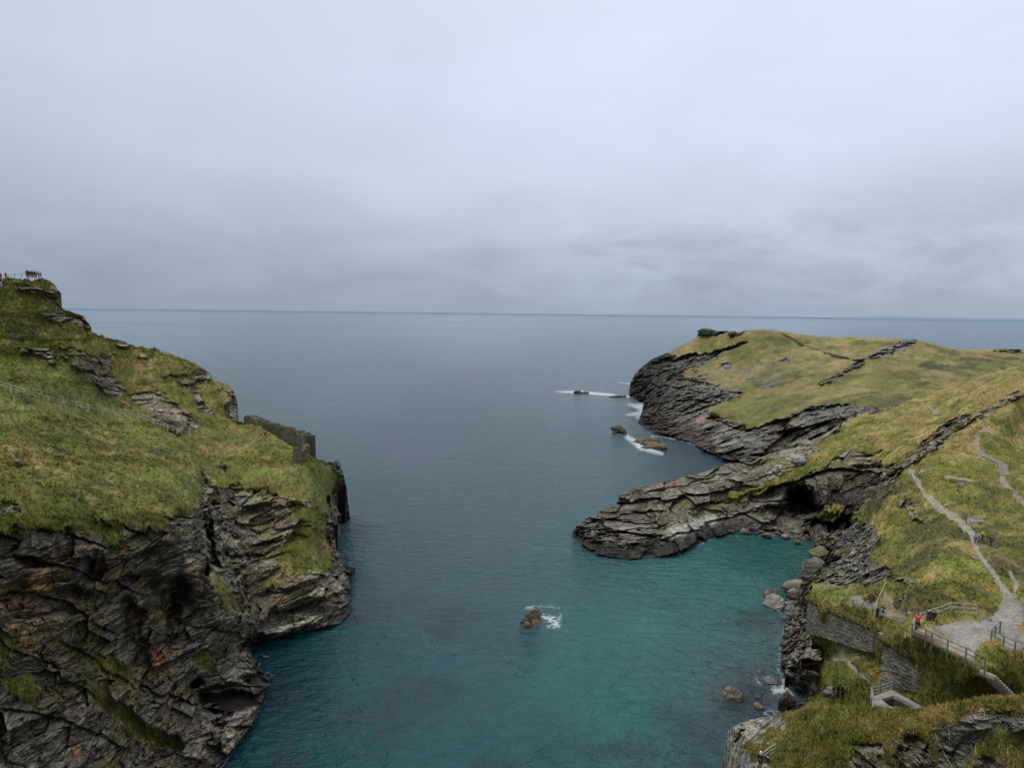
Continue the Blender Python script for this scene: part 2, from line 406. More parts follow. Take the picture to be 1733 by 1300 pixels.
L_rock = [[(-140, 900), (0, 903), (60, 893), (110, 903), (125, 898), (150, 902), (182, 925), (200, 935), (210, 893), (240, 900), (280, 908), (285, 880), (325, 870), (342, 845), (340, 790), (352, 815), (372, 826), (400, 822),
           (430, 836), (470, 832), (500, 842), (525, 850), (545, 872), (566, 884), (700, 900), (700, 1500), (-140, 1500)],
          [(22, 484), (42, 480), (75, 490), (98, 487), (120, 495), (98, 512), (85, 508), (66, 496), (45, 492)],
          [(92, 512), (112, 522), (122, 540), (118, 552), (95, 548), (72, 538), (80, 525)], [(126, 532), (142, 532), (170, 552), (150, 560), (130, 548), (120, 545)],
          [(48, 590), (90, 586), (95, 618), (78, 612)], [(102, 600), (128, 592), (182, 602), (187, 634), (215, 660), (200, 672), (180, 665), (150, 640), (120, 618)],
          [(30, 590), (50, 588), (45, 600)], [(183, 571), (200, 570), (228, 580), (222, 586), (200, 581)], [(225, 599), (255, 603), (252, 607), (228, 604)],
          [(220, 668), (258, 660), (300, 682), (322, 706), (333, 726), (300, 735), (272, 722), (240, 706)], [(205, 678), (222, 680), (218, 690), (206, 688)],
          [(290, 640), (325, 645), (324, 622), (345, 624), (366, 642), (344, 652), (330, 655), (352, 688), (372, 702), (350, 704), (330, 682), (325, 660)],
          [(378, 672), (420, 660), (420, 715), (392, 716), (385, 700)], [(545, 782), (600, 776), (600, 830), (580, 830), (570, 800)], [(556, 838), (572, 826), (600, 812), (600, 890), (560, 890)],
          [(500, 795), (510, 795), (508, 812), (500, 808)], [(0, 850), (30, 848), (34, 870), (0, 880)], [(26, 770), (40, 770), (38, 778), (26, 778)], [(370, 786), (382, 786), (380, 795), (371, 793)]]
L_grass = [[(476, 930), (498, 893), (530, 888), (550, 915), (562, 950), (566, 962), (540, 966), (490, 970), (466, 952)], [(440, 988), (488, 975), (470, 996), (430, 1002)],
           [(345, 950), (365, 980), (398, 1022), (388, 1042), (360, 1000)], [(325, 1115), (350, 1105), (372, 1118), (360, 1142), (335, 1142)],
           [(150, 1120), (190, 1110), (232, 1152), (220, 1168), (180, 1146)], [(125, 1138), (165, 1158), (205, 1198), (240, 1228), (310, 1262), (300, 1275), (240, 1258), (200, 1218), (150, 1180)],
           [(5, 1165), (50, 1150), (80, 1182), (40, 1188)], [(480, 846), (545, 866), (560, 900), (540, 895), (505, 880)], [(-10, 1050), (25, 1080), (20, 1130), (-10, 1110)]]
B_L = bedding((-.30, .12, .92), (1, .2, .2))
def wobble(p, a, s=1.):
    q = p.P/s; return p.X+fbm(q, 5, 4, 170, .6)*a, p.Y+fbm(q, 5, 4, 180, .6)*a
def ledge(pts, H, fall, X, Y):
    """recess just under a jutting ledge line, easing out below it"""
    best = np.full(X.shape, 1e9); sg = np.zeros(X.shape)
    for (x1, y1), (x2, y2) in zip(pts[:-1], pts[1:]):
        dx, dy = x2-x1, y2-y1; L2 = dx*dx+dy*dy; t = ((X-x1)*dx+(Y-y1)*dy)/L2; tc_ = np.clip(t, 0, 1)
        d = np.hypot(X-x1-tc_*dx, Y-y1-tc_*dy); side = (dx*(Y-y1)-dy*(X-x1))/math.sqrt(L2); u = d < best
        best = np.where(u, d, best); sg = np.where(u, side, sg)
    return H*np.exp(-best/fall)*smooth01(-.6, .8, sg)
def style_L(p):
    X, Y = warp_xy(p, 9, 4); P = p.P
    rk = masks(L_rock, X, Y) & ~masks(L_grass, X, Y)
    cl = masks(L_rock[:1], X, Y)
    amp = blur(rk.astype(float), 3)*smooth01(-3, 1, p.eB)*np.where(p.Y > 740, 1., .85)*p.gz
    h, tone, crack = rock_disp(P, B_L, 1.0, 0, fine=.8, m=amp)
    far = np.minimum(p.eB, 60)
    # hollows and caves
    Xw, Yw = wobble(p, 16)
    dent = np.zeros(P.shape[:2])
    for (x, y, rx, ry, dep) in [(308, 1002, 16, 20, 6), (290, 1050, 10, 30, 4), (160, 960, 22, 26, 4), (352, 930, 9, 60, 6), (385, 1190, 34, 12, 7), (215, 1060, 20, 40, 4), (180, 905, 22, 12, 3), (250, 985, 26, 16, 3), (430, 1150, 20, 8, 3), (395, 945, 40, 10, 4), (130, 1010, 30, 14, 2.5), (240, 1110, 18, 26, 3), (330, 1165, 14, 10, 3), (60, 960, 40, 8, 2)]:
        dent += dep*np.exp(-(((Xw-x)/rx)**2+((Yw-y)/ry)**2)**1.6)
    Xl, Yl = wobble(p, 9)
    for pts, H, fall in [([(-90, 905), (0, 903), (60, 894), (120, 900), (180, 924), (204, 930)], 2.4, 9), ([(207, 893), (240, 902), (282, 906)], 2.2, 8), ([(285, 884), (328, 874)], 2, 8), ([(356, 818), (400, 824), (470, 836), (525, 850)], 1.3, 7),
                         ([(370, 880), (430, 862), (500, 850)], 1.6, 8), ([(380, 930), (440, 915), (520, 905)], 2.0, 9), ([(385, 975), (440, 950), (480, 940)], 1.5, 8), ([(410, 1020), (470, 1000), (590, 968)], 2.2, 9), ([(420, 1052), (500, 1030), (592, 1000)], 2.2, 8), ([(500, 1030), (500, 1062)], 1.0, 5),
                         ([(0, 950), (70, 945), (150, 975), (230, 1000)], 2.2, 9), ([(0, 1010), (60, 1005), (130, 1030), (180, 1060)], 2.0, 10), ([(120, 1095), (200, 1130), (260, 1170), (330, 1190)], 2.2, 10), ([(0, 1100), (80, 1125), (160, 1175)], 1.5, 10), ([(330, 1060), (400, 1070), (420, 1085)], 1.8, 8), ([(300, 1190), (360, 1165), (440, 1160)], 2.5, 9),
                         ([(0, 1200), (100, 1220), (200, 1260)], 1.6, 10), ([(50, 587), (90, 586)], 1.6, 9), ([(104, 591), (150, 596), (183, 603)], 2.0, 10), ([(150, 628), (187, 636)], 1.2, 6), ([(222, 667), (258, 662), (300, 682), (325, 708)], 1.6, 9), ([(38, 484), (66, 490), (100, 492)], 1.4, 6), ([(285, 641), (340, 643), (366, 640)], 1.5, 7), ([(95, 515), (118, 532)], 1.2, 6), ([(126, 532), (155, 552)], 1.2, 5), ([(375, 664), (402, 672)], 1.5, 8)]:
        dent += ledge(pts, H*.72, fall, Xl, Yl)
    low = p.Y > 800
    rel = amp*h-dent
    shore = smooth01(0, 40, p.eB)+(p.Y < 885)
    D = p.D-rel
    D = clampD(p, D); P2 = CAM+p.R*D[..., None]
    g = 1-blur(rk.astype(float), 2)
    fe = smooth01(0, 10, p.eB)
    P2[..., 2] += g*fe*(fbm(P, 14, 2, 24)*.9+fbm(P, 7, 3, 21)*.55+fbm(P, 2.2, 3, 22, .6)*.55+fbm(P, .8, 2, 23)*.22)
    Nn = normals(P2)
    warm = np.exp(-(((p.X-60)/120)**2+((p.Y-1020)/80)**2))*.9-.1
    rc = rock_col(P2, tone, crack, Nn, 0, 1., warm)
    # grey paler slabs on the second face, shade painted into recesses and edge-on rock
    pale = ((p.X > 345) & (p.Y < 1095)).astype(float); pale = blur(pale, 12)
    rc *= lerp(1.0, 1.25, pale)[..., None]
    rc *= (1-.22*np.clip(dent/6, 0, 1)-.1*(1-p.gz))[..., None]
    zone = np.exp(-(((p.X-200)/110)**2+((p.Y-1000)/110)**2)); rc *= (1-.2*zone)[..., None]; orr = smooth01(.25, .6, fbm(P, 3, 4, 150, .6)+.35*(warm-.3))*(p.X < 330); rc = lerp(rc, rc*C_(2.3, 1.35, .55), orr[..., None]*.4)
    green = np.exp(-(((p.X-540)/40)**2+((p.Y-820)/50)**2))*.8+np.exp(-(((p.X-60)/110)**2+((p.Y-650)/50)**2))*.45
    gc = grass_col(P, 1., dry=.08*smooth01(650, 760, p.Y)-.08+.25*fbm(P, 28, 2, 190), green=green+.05)
    dk = np.exp(-(((p.X-20)/60)**2+((p.Y-560)/22)**2))+.6*np.exp(-(((p.X-130)/120)**2+((p.Y-665)/28)**2))
    gc = lerp(gc, DGREEN*.9, np.clip(dk, 0, .75)[..., None]*smooth01(-.5, .2, fbm(P, 3, 3, 66))[..., None])
    lgrass = smooth01(.70, .9, Nn[..., 2])*smooth01(.2, .6, fbm(P, 5, 3, 31))*(rk)
    bd = blur(rk.astype(float), 26); hang = rk*smooth01(.97, .6, bd)*smooth01(-.05, .35, fbm(P, 1.8, 4, 222, .6)+.2*fbm(P, 6, 2, 223))*(p.P[..., 2] > 4)*(dent < 3)
    m = np.clip(1-rk+lgrass*.8*(p.P[..., 2] > 4)+hang*.9, 0, 1)[..., None]
    soil = ((~rk) & cl)
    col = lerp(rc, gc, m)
    # dark brown lip under the turf
    lip = blur(rk.astype(float), 6); lipm = (np.exp(-((lip-.5)/.25)**2)*(~low*0+1)*rk)[..., None]
    col = lerp(col, C_(.05, .042, .025), lipm*.5)
    gm = (m[..., 0] > .6)*(p.eB > 3)
    return P2, col, gm, None
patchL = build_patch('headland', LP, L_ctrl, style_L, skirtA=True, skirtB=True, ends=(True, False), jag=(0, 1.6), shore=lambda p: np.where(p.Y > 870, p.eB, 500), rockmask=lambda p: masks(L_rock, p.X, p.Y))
tag(patchL.obj, 'steep left headland of grassy slope above layered dark rock cliff dropping to the cove', 'headland', kind='structure')

# ================================================================== FAR HEADLAND
CP = [((1066, 669), (1065, 662)), ((1078, 676), (1067, 648)), ((1094, 684), (1074, 634)), ((1098, 692), (1086, 622)), ((1086, 702), (1102, 609)), ((1080, 716), (1130, 597)), ((1092, 727), (1155, 585)), ((1115, 737), (1178, 573)),
      ((1140, 741), (1183, 562)), ((1165, 747), (1205, 561)), ((1195, 762), (1230, 560)), ((1215, 772), (1238, 564)), ((1240, 781), (1262, 559)), ((1262, 783), (1300, 557)), ((1290, 800), (1330, 562)), ((1330, 800), (1390, 570)),
      ((1370, 790), (1450, 571)), ((1400, 780), (1500, 572)), ((1440, 760), (1535, 574)), ((1470, 750), (1552, 574)), ((1500, 740), (1575, 580)), ((1560, 720), (1600, 588)), ((1600, 710), (1630, 592)), ((1650, 700), (1660, 592)),
      ((1700, 690), (1700, 589)), ((1733, 690), (1733, 592)), ((1830, 690), (1830, 588))]
C_ctrl = [(1066, 669, None, .5), (1094, 684, None, .5), (1086, 702, None, .5), (1080, 716, None, .5), (1115, 737, None, .5), (1165, 747, None, .5), (1215, 772, None, .5), (1262, 783, None, .5), (1330, 800, 250), (1400, 765, 255), (1070, 645, 478), (1078, 632, 480), (1102, 609, 488),
          (1130, 597, 490), (1178, 573, 490), (1183, 562, 492), (1262, 559, 465), (1330, 562, 450), (1450, 571, 430), (1550, 574, 415), (1600, 588, 405), (1700, 589, 420), (1830, 590, 420), (1130, 650, 430), (1100, 660, 450), (1180, 650, 415),
          (1150, 690, 365), (1210, 690, 340), (1250, 720, 298), (1320, 705, 285), (1400, 700, 275), (1390, 730, 262), (1450, 690, 268), (1520, 670, 285), (1250, 640, 405), (1350, 640, 370), (1300, 600, 430), (1450, 600, 400), (1400, 660, 325), (1550, 620, 350), (1650, 630, 330),
          (1300, 680, 330), (1130, 625, 465), (1200, 610, 455), (1500, 720, 250), (1700, 660, 280), (1830, 660, 280), (1320, 745, 272), (1110, 705, 372), (1180, 725, 318)]
C_rock = [[(1040, 690), (1060, 640), (1090, 600), (1128, 596), (1150, 603), (1190, 598), (1232, 588), (1268, 578), (1262, 584), (1225, 598), (1205, 610), (1172, 622), (1150, 628), (1160, 640), (1195, 640), (1200, 652), (1215, 662), (1256, 664), (1254, 671), (1225, 678), (1200, 688), (1196, 700), (1210, 706), (1240, 714),
           (1262, 728), (1290, 722), (1320, 710), (1350, 700), (1370, 690), (1400, 684), (1440, 682), (1470, 688), (1500, 700), (1500, 820), (1040, 820)],
          [(1180, 560), (1200, 560), (1235, 556), (1236, 564), (1200, 570), (1182, 573)], [(1236, 562), (1262, 560), (1255, 568), (1238, 570)], [(1385, 650), (1410, 638), (1440, 618), (1462, 608), (1463, 615), (1440, 628), (1412, 643), (1388, 654)],
          [(1435, 606), (1470, 604), (1480, 596), (1510, 588), (1525, 576), (1550, 572), (1552, 582), (1530, 593), (1505, 600), (1480, 606), (1450, 611)], [(1680, 592), (1730, 590), (1728, 597), (1690, 597)]]
B_C = bedding((-.35, .25, .9), (1, .3, .3))
def style_C(p):
    X, Y = warp_xy(p, 5, 2, 3.); P = p.P
    rk = masks(C_rock, X, Y)
    sc = (fbm(P, 5, 4, 33, .7) > .32) & inpoly([(1160, 620), (1330, 600), (1340, 640), (1260, 672), (1190, 672)], X, Y)
    rk |= sc
    amp = blur(rk.astype(float), 2)*smooth01(-3, 1, p.eB)*p.gz
    h, tone, crack = rock_disp(P, B_C, 2.3, 3, m=amp)
    rel = amp*h*1.3
    for (x, y, rx, ry, dep) in [(1175, 640, 20, 6, 6), (1215, 715, 12, 10, 6), (1330, 735, 14, 16, 8), (1380, 712, 20, 10, 6), (1130, 640, 20, 10, 8)]:
        rel -= dep*np.exp(-(((p.X-x)/rx)**2+((p.Y-y)/ry)**2)**1.3)
    Xl, Yl = wobble(p, 5, 3.)
    for pts, H, fall in [([(1150, 640), (1200, 650), (1256, 666)], 5, 5), ([(1110, 612), (1160, 604), (1225, 590)], 6, 6), ([(1090, 690), (1140, 676), (1200, 680)], 5, 5), ([(1200, 704), (1262, 728), (1320, 712), (1370, 692), (1440, 684)], 5, 6), ([(1110, 650), (1150, 655)], 6, 6), ([(1300, 735), (1400, 715)], 4, 6), ([(1183, 565), (1235, 559)], 3, 3), ([(1386, 650), (1440, 624), (1462, 610)], 3, 3), ([(1470, 604), (1550, 578)], 3, 3)]: rel -= ledge(pts, H, fall, Xl, Yl)
    P2 = CAM+p.R*clampD(p, p.D-rel)[..., None]
    g = 1-blur(rk.astype(float), 2); fe = smooth01(0, 8, p.eB)
    P2[..., 2] += g*fe*(fbm(P, 22, 3, 21)*1.1+fbm(P, 6, 4, 22, .6)*1.1+fbm(P, 2, 2, 23)*.35)
    Nn = normals(P2)
    dryness = .38*smooth01(0, 1, fbm(P, 40, 2, 90)+.3)+.08
    gc = grass_col(P, 3.2, dry=dryness+.12*(p.Y < 640), green=-.15, seed=5)*1.05
    hea = smooth01(.15, .5, fbm(P, 14, 4, 44, .6))*smooth01(1420, 1560, p.X)*smooth01(585, 605, p.Y)*.8
    gc = lerp(gc, lerp(HEATH, DGREEN, .4), hea[..., None])
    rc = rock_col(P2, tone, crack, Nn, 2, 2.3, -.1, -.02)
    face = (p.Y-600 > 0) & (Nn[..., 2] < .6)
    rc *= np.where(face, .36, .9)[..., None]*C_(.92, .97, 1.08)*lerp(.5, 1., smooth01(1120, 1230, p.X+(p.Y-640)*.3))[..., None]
    low = smooth01(7, 0, P2[..., 2])*np.exp(-((P2[..., 2]-3)/3)**2)
    rc = lerp(rc, C_(.07, .042, .028), (np.exp(-((P2[..., 2]-2.)/1.6)**2)*.5)[..., None])
    wh = inpoly(C_rock[4], X, Y) & (Nn[..., 2] > .25); rc = np.where(wh[..., None], lerp(rc, C_(.25, .23, .2), .6), rc)
    rc = np.where(sc[..., None], lerp(rc, C_(.2, .2, .19), .6), rc)
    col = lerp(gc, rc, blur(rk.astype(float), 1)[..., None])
    tr = smooth01(1.2, -.2, linedist([(1322, 563, 1.5), (1340, 573, 1.8), (1362, 586, 1.8), (1395, 598, 1.6), (1437, 607, 1.6)], p.X, p.Y))
    tr2 = smooth01(1.0, -.2, linedist([(1395, 598, .8), (1500, 584, .8), (1545, 578, .8)], X, Y))*0
    col = lerp(col, C_(.06, .055, .045), tr[..., None]*.9)
    # a little aerial haze painted in: far ground colour mixed towards cool grey
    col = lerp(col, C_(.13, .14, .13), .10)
    return P2, col, (1-rk)*(p.eB > 2), None
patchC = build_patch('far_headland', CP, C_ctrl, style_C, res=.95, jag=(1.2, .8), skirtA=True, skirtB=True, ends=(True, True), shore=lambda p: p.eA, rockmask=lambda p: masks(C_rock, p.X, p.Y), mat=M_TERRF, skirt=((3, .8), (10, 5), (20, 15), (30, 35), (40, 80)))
tag(patchC.obj, 'distant grassy headland with black sea cliffs on the right', 'headland', kind='structure')

# ================================================================== PROMONTORY AND HILLSIDE
DP = [((968, 906), (968, 904)), ((985, 921), (976, 889)), ((1010, 938), (1012, 868)), ((1060, 948), (1045, 853)), ((1085, 945), (1048, 838)), ((1108, 944), (1080, 824)), ((1130, 940), (1130, 815)), ((1170, 925), (1190, 800)), ((1215, 906), (1232, 785)), ((1250, 899), (1272, 783)),
      ((1290, 906), (1300, 768)), ((1320, 908), (1345, 758)), ((1350, 912), (1390, 738)), ((1372, 917), (1440, 706)), ((1376, 930), (1560, 672)), ((1368, 950), (1680, 630)), ((1360, 975), (1830, 592)), ((1352, 1000), (1830, 680)), ((1345, 1030), (1830, 760)),
      ((1338, 1060), (1830, 840)), ((1334, 1085), (1830, 920)), ((1322, 1105), (1830, 960)), ((1323, 1130), (1830, 1000)), ((1338, 1155), (1830, 1070)), ((1366, 1172), (1830, 1130)), ((1355, 1192), (1830, 1190)), ((1325, 1210), (1830, 1240)), ((1290, 1225), (1830, 1290)), ((1275, 1290), (1830, 1350)), ((1270, 1330), (1830, 1390))]
D_ctrl = [(a[0], a[1], None, .3) for a, b in DP[:-2]]+[
    (1012, 868, 184), (1045, 853, 188), (1048, 836, 192), (1080, 824, 193), (1130, 815, 194), (1190, 800, 196), (1232, 785, 198), (1272, 783, 199), (1300, 768, 200), (1345, 758, 202), (1390, 738, 206), (1440, 706, 212), (1560, 672, 220), (1680, 630, 228), (1740, 614, 232), (1830, 592, 236),
    (1100, 880, 178), (1150, 850, 181), (1200, 830, 186), (1250, 810, 188), (1300, 790, 189), (1200, 872, 179), (1150, 905, None, 2.5), (1250, 862, 181), (1300, 845, 181), (1350, 855, 179), (1400, 780, 181), (1400, 745, 200), (1450, 760, 181), (1480, 800, 165), (1440, 860, 156), (1400, 890, 160),
    (1425, 925, 138), (1500, 720, 192), (1550, 740, 175), (1600, 700, 190), (1650, 700, 165), (1700, 670, 165), (1733, 652, 168), (1740, 632, 200), (1620, 720, 165), (1540, 800, 143), (1560, 765, 153), (1500, 850, 134), (1480, 900, 127), (1450, 950, 119), (1430, 985, 109), (1400, 960, 129), (1385, 985, 123),
    (1560, 900, 112), (1655, 925, 98), (1600, 850, 122), (1740, 880, 110), (1700, 800, 135), (1700, 750, 148), (1740, 720, 160), (1740, 980, 85), (1700, 1040, 73), (1830, 700, 165), (1830, 900, 104), (1830, 1060, 70),
    (1545, 1072, None, 24), (1667, 1132, None, 24), (1660, 1050, None, 24), (1740, 1080, None, 24), (1610, 1050, None, 24), (1600, 1085, None, 24), (1630, 1090, None, 24), (1690, 1080, None, 24), (1600, 1000, 76), (1580, 960, 86), (1520, 960, 97), (1500, 995, 85),
    (1484, 1062, 78), (1440, 1000, 93), (1380, 1003, 98), (1362, 1003, 126), (1360, 1025, 122), (1360, 1050, 115), (1520, 1050, 76), (1375, 1025, 96), (1480, 1068, 79), (1375, 1055, 95.5), (1470, 1085, 79.5), (1420, 1040, 88.5), (1420, 1066, 88), (1540, 1092, 70), (1500, 1150, 74), (1497, 1095, 74.5), (1560, 1142, 69), (1600, 1160, 65), (1650, 1165, 63), (1700, 1180, 63),
    (1740, 1130, 63.5), (1490, 1190, 71), (1560, 1195, 67.5), (1440, 1150, 77), (1400, 1150, 87), (1390, 1110, 93), (1345, 1110, None, 6), (1334, 1140, None, 3), (1360, 1132, None, 7.5), (1352, 1092, None, 7), (1336, 1100, None, 4), (1370, 1105, None, 9), (1385, 1150, 92), (1375, 1190, 92), (1420, 1190, 81), (1400, 1300, 71), (1500, 1300, 66), (1700, 1300, 58), (1440, 1105, 83), (1480, 1120, 78), (1830, 1360, 58), (1830, 1200, 61)]
D_rock = [[(940, 960), (940, 850), (1040, 820), (1080, 800), (1190, 790), (1240, 770), (1300, 760), (1345, 745), (1392, 730), (1440, 700), (1450, 703), (1395, 742), (1385, 758), (1372, 770), (1362, 785), (1358, 798), (1325, 810), (1290, 822), (1262, 836), (1240, 846), (1262, 846), (1300, 828), (1345, 812), (1372, 802), (1392, 792),
           (1420, 770), (1440, 755), (1455, 765), (1480, 775), (1500, 792), (1530, 798), (1500, 835), (1470, 850), (1440, 868), (1432, 890), (1450, 882), (1478, 890), (1492, 905), (1482, 930), (1470, 950), (1478, 965), (1500, 955), (1510, 966), (1490, 984), (1455, 992), (1420, 990), (1392, 992), (1375, 985), (1372, 1010), (1374, 1060), (1376, 1090), (1388, 1105), (1390, 1150), (1375, 1165),
           (1420, 1160), (1440, 1165), (1425, 1178), (1390, 1178), (1340, 1200), (1300, 1230), (1240, 1300), (1240, 960), (1360, 940)],
          [(1560, 748), (1600, 715), (1625, 702), (1650, 702), (1645, 715), (1612, 738), (1580, 762), (1545, 785), (1500, 812), (1478, 800), (1510, 782), (1540, 770)],
          [(1655, 700), (1690, 685), (1705, 668), (1730, 660), (1760, 655), (1760, 668), (1725, 675), (1700, 685), (1680, 700), (1660, 706)],
          [(1520, 845), (1540, 850), (1550, 862), (1566, 885), (1560, 885), (1540, 868), (1520, 858)], [(1452, 740), (1475, 735), (1465, 742), (1452, 745)], [(1465, 695), (1500, 690), (1520, 678), (1522, 685), (1500, 695), (1470, 700)],
          [(1620, 818), (1632, 818), (1632, 826), (1620, 826)], [(1500, 975), (1512, 972), (1545, 985), (1540, 992), (1520, 988), (1502, 985)], [(1400, 1110), (1410, 1112), (1408, 1122), (1395, 1118)]]
D_grassy = [[(1262, 838), (1305, 818), (1345, 808), (1375, 795), (1392, 782), (1372, 775), (1355, 792), (1340, 802), (1300, 815), (1262, 828)], [(1238, 838), (1275, 828), (1262, 842), (1230, 852)], [(1380, 870), (1410, 855), (1430, 862), (1418, 885), (1395, 880)], [(1425, 930), (1445, 925), (1440, 940), (1425, 940)], [(1325, 798), (1330, 790), (1345, 790), (1340, 800)]]
D_path = [([(1540, 797, 9), (1553, 815, 8), (1565, 838, 9), (1590, 860, 12), (1620, 880, 15), (1645, 905, 13), (1655, 935, 8), (1680, 970, 9), (1703, 1005, 14), (1712, 1030, 26)], 0),
          ([(1540, 797, 4), (1575, 800, 5)], 0), ([(1575, 840, 5), (1590, 862, 7), (1610, 868, 5)], 0), ([(1640, 880, 10), (1652, 886, 8)], 0), ([(1648, 700, 3), (1662, 718, 4), (1668, 728, 5), (1680, 735, 4)], 1), ([(1655, 738, 9), (1652, 758, 11), (1662, 770, 11), (1678, 778, 7), (1695, 785, 7), (1699, 800, 7), (1695, 812, 10), (1712, 832, 9), (1745, 862, 10)], 1),
          ([(1560, 684, 3), (1572, 690, 6), (1585, 698, 7)], 0), ([(1600, 805, 2), (1640, 812, 2.5), (1700, 825, 2)], 0), ([(1660, 922, 3), (1690, 940, 5), (1733, 962, 4)], 2), ([(1733, 868, 3), (1700, 878, 4), (1680, 900, 3)], 2), ([(1710, 970, 6), (1720, 990, 9), (1718, 1000, 6)], 0),
          ([(1408, 1117, 5), (1432, 1118, 7), (1450, 1136, 5), (1478, 1160, 5)], 0), ([(1424, 1082, 4), (1424, 1100, 14), (1424, 1112, 12)], 1), ([(1440, 1112, 1.5), (1465, 1108, 1.5)], 0)]
D_plat = [(1546, 1066), (1580, 1060), (1625, 1053), (1655, 1052), (1672, 1048), (1688, 1035), (1697, 1010), (1716, 1005), (1733, 1030), (1733, 1055), (1722, 1068), (1800, 1082), (1800, 1112), (1733, 1100), (1712, 1102), (1690, 1085), (1662, 1092), (1650, 1105), (1648, 1118), (1668, 1130), (1640, 1118), (1600, 1100), (1546, 1080)]
D_gate = [(1497, 1002), (1510, 1010), (1512, 1030), (1530, 1040), (1538, 1048), (1528, 1056), (1505, 1045), (1488, 1030)]
B_D = bedding((-.10, -.35, .93), (.92, .33, .22))
def style_D(p):
    X, Y = warp_xy(p, 7, 3, 1.3); P = p.P
    rk = masks(D_rock, X, Y) & ~masks(D_grassy, X, Y)
    path = np.zeros(X.shape); pc = np.zeros(X.shape+(3,)); Xp = p.X+fbm(P, .8, 3, 91)*1.2; Yp = p.Y+fbm(P, .8, 3, 92)*1.0
    pal = [C_(.30, .268, .215), C_(.27, .21, .155), C_(.17, .15, .09)]
    for pts, k in D_path:
        m = smooth01(.8, -1.2, linedist(pts, Xp, Yp))*(1 if k < 2 else .6)
        u = m > path; pc = np.where(u[..., None], pal[k], pc); path = np.maximum(path, m)
    for poly, cc_ in ((D_plat, C_(.26, .238, .20)), (D_gate, C_(.25, .21, .15))):
        m = inpoly(poly, Xp, Yp).astype(float); m = blur(m, 1); u = m > path; pc = np.where(u[..., None], cc_, pc); path = np.maximum(path, m)
    gv = inpoly([(1425, 1018), (1450, 1012), (1482, 1026), (1475, 1036), (1445, 1028)], X, Y).astype(float)*smooth01(-.5, .2, fbm(P, 1.2, 3, 93)); pc = np.where((gv > path)[..., None], C_(.2, .19, .16), pc); path = np.maximum(path, gv)
    rk &= path < .4
    sea_side = smooth01(-6, 14, p.eA)
    far = lerp(.55, 1., smooth01(1400, 1200, p.X))
    amp = blur(rk.astype(float), 3)*smooth01(-3, 1, p.eB)*p.gz
    h, tone, crack = rock_disp(P, B_D, 1.45, 6, big=.45, fine=.55, m=amp); crack = crack*.7
    rel = amp*h*1.05
    dent = np.zeros(X.shape); Xw, Yw = wobble(p, 9)
    for (x, y, rx, ry, dep) in [(1353, 852, 22, 20, 22), (1396, 889, 32, 12, 18), (1422, 884, 16, 11, 12), (1376, 868, 12, 12, 10), (1330, 872, 30, 12, 5), (1407, 950, 8, 18, 6), (1455, 815, 30, 12, 4), (1300, 870, 25, 8, 3), (1290, 900, 20, 4, 1.5), (1472, 790, 25, 5, 3), (1055, 848, 10, 4, 3), (1100, 870, 30, 3, 2.5), (1205, 870, 30, 4, 2), (1520, 1190, 28, 8, 3)]:
        dent += dep*np.exp(-(((Xw-x)/rx)**2+((Yw-y)/ry)**2)**1.5)
    Xl, Yl = wobble(p, 6)
    for pts, H, fall in [([(1046, 852), (1075, 850), (1108, 842), (1125, 846), (1185, 836), (1230, 826)], 5, 9), ([(982, 892), (1012, 880), (1060, 872), (1105, 862), (1112, 880)], 3, 7), ([(1010, 905), (1070, 895), (1120, 888)], 3, 7), ([(1128, 912), (1180, 893), (1220, 878), (1262, 866)], 4, 8),
                         ([(1105, 828), (1150, 824), (1200, 812), (1240, 800)], 2, 5), ([(1180, 858), (1240, 846), (1280, 832)], 3, 9), ([(1290, 838), (1330, 822), (1375, 800), (1400, 790), (1440, 792), (1480, 800)], 6, 12), ([(1400, 868), (1440, 872)], 4, 8), ([(1310, 800), (1350, 788)], 1.2, 4), ([(1270, 812), (1320, 800)], 1.5, 5),
                         ([(1430, 830), (1500, 812), (1560, 775), (1620, 730), (1655, 706)], 3, 9), ([(1500, 790), (1560, 750), (1620, 705)], 1.5, 6), ([(1445, 770), (1490, 760)], 2, 6), ([(1690, 690), (1740, 664)], 2, 6), ([(1372, 955), (1400, 950)], 2, 6), ([(1378, 985), (1412, 975)], 2, 6), ([(1325, 1105), (1350, 1095), (1385, 1100)], 2, 8), ([(1325, 1130), (1385, 1125)], 2, 8), ([(1530, 858), (1562, 885)], 1, 4)]:
        dent += ledge(pts, H*.8, fall, Xl, Yl)
    # two terrace ledges crossing the promontory
    rel = rel-dent
    P2 = CAM+p.R*clampD(p, p.D-rel)[..., None]
    g = (1-blur(rk.astype(float), 2))*(1-path); fe = smooth01(0, 8, p.eB)
    P2[..., 2] += g*fe*(fbm(P, 6, 3, 21)*.45+fbm(P, 2.0, 3, 22, .6)*.52+fbm(P, .7, 2, 23)*.2)
    Nn = normals(P2)
    dry = np.exp(-(((p.X-1700)/140)**2+((p.Y-660)/40)**2))*.75+.35*np.exp(-(((p.X-1520)/110)**2+((p.Y-740)/50)**2))-.08*smooth01(820, 1000, p.Y)
    green = .55*np.exp(-(((p.X-1430)/50)**2+((p.Y-1100)/80)**2))+.5*np.exp(-(((p.X-1420)/60)**2+((p.Y-1002)/16)**2))+.25*smooth01(700, 1000, p.Y)-.2
    gc = grass_col(P, 1.1, dry, green, 9)
    hs = smooth01(-.05, .5, fbm(P, 6, 4, 47, .6)+.25*np.exp(-(((p.X-1600)/80)**2+((p.Y-950)/50)**2)))*smooth01(760, 850, p.Y)*smooth01(1420, 1480, p.X)*.75
    hs *= (p.Y < 1040)
    gc = lerp(gc, lerp(HEATH*1.15, DGREEN, .45), hs[..., None])
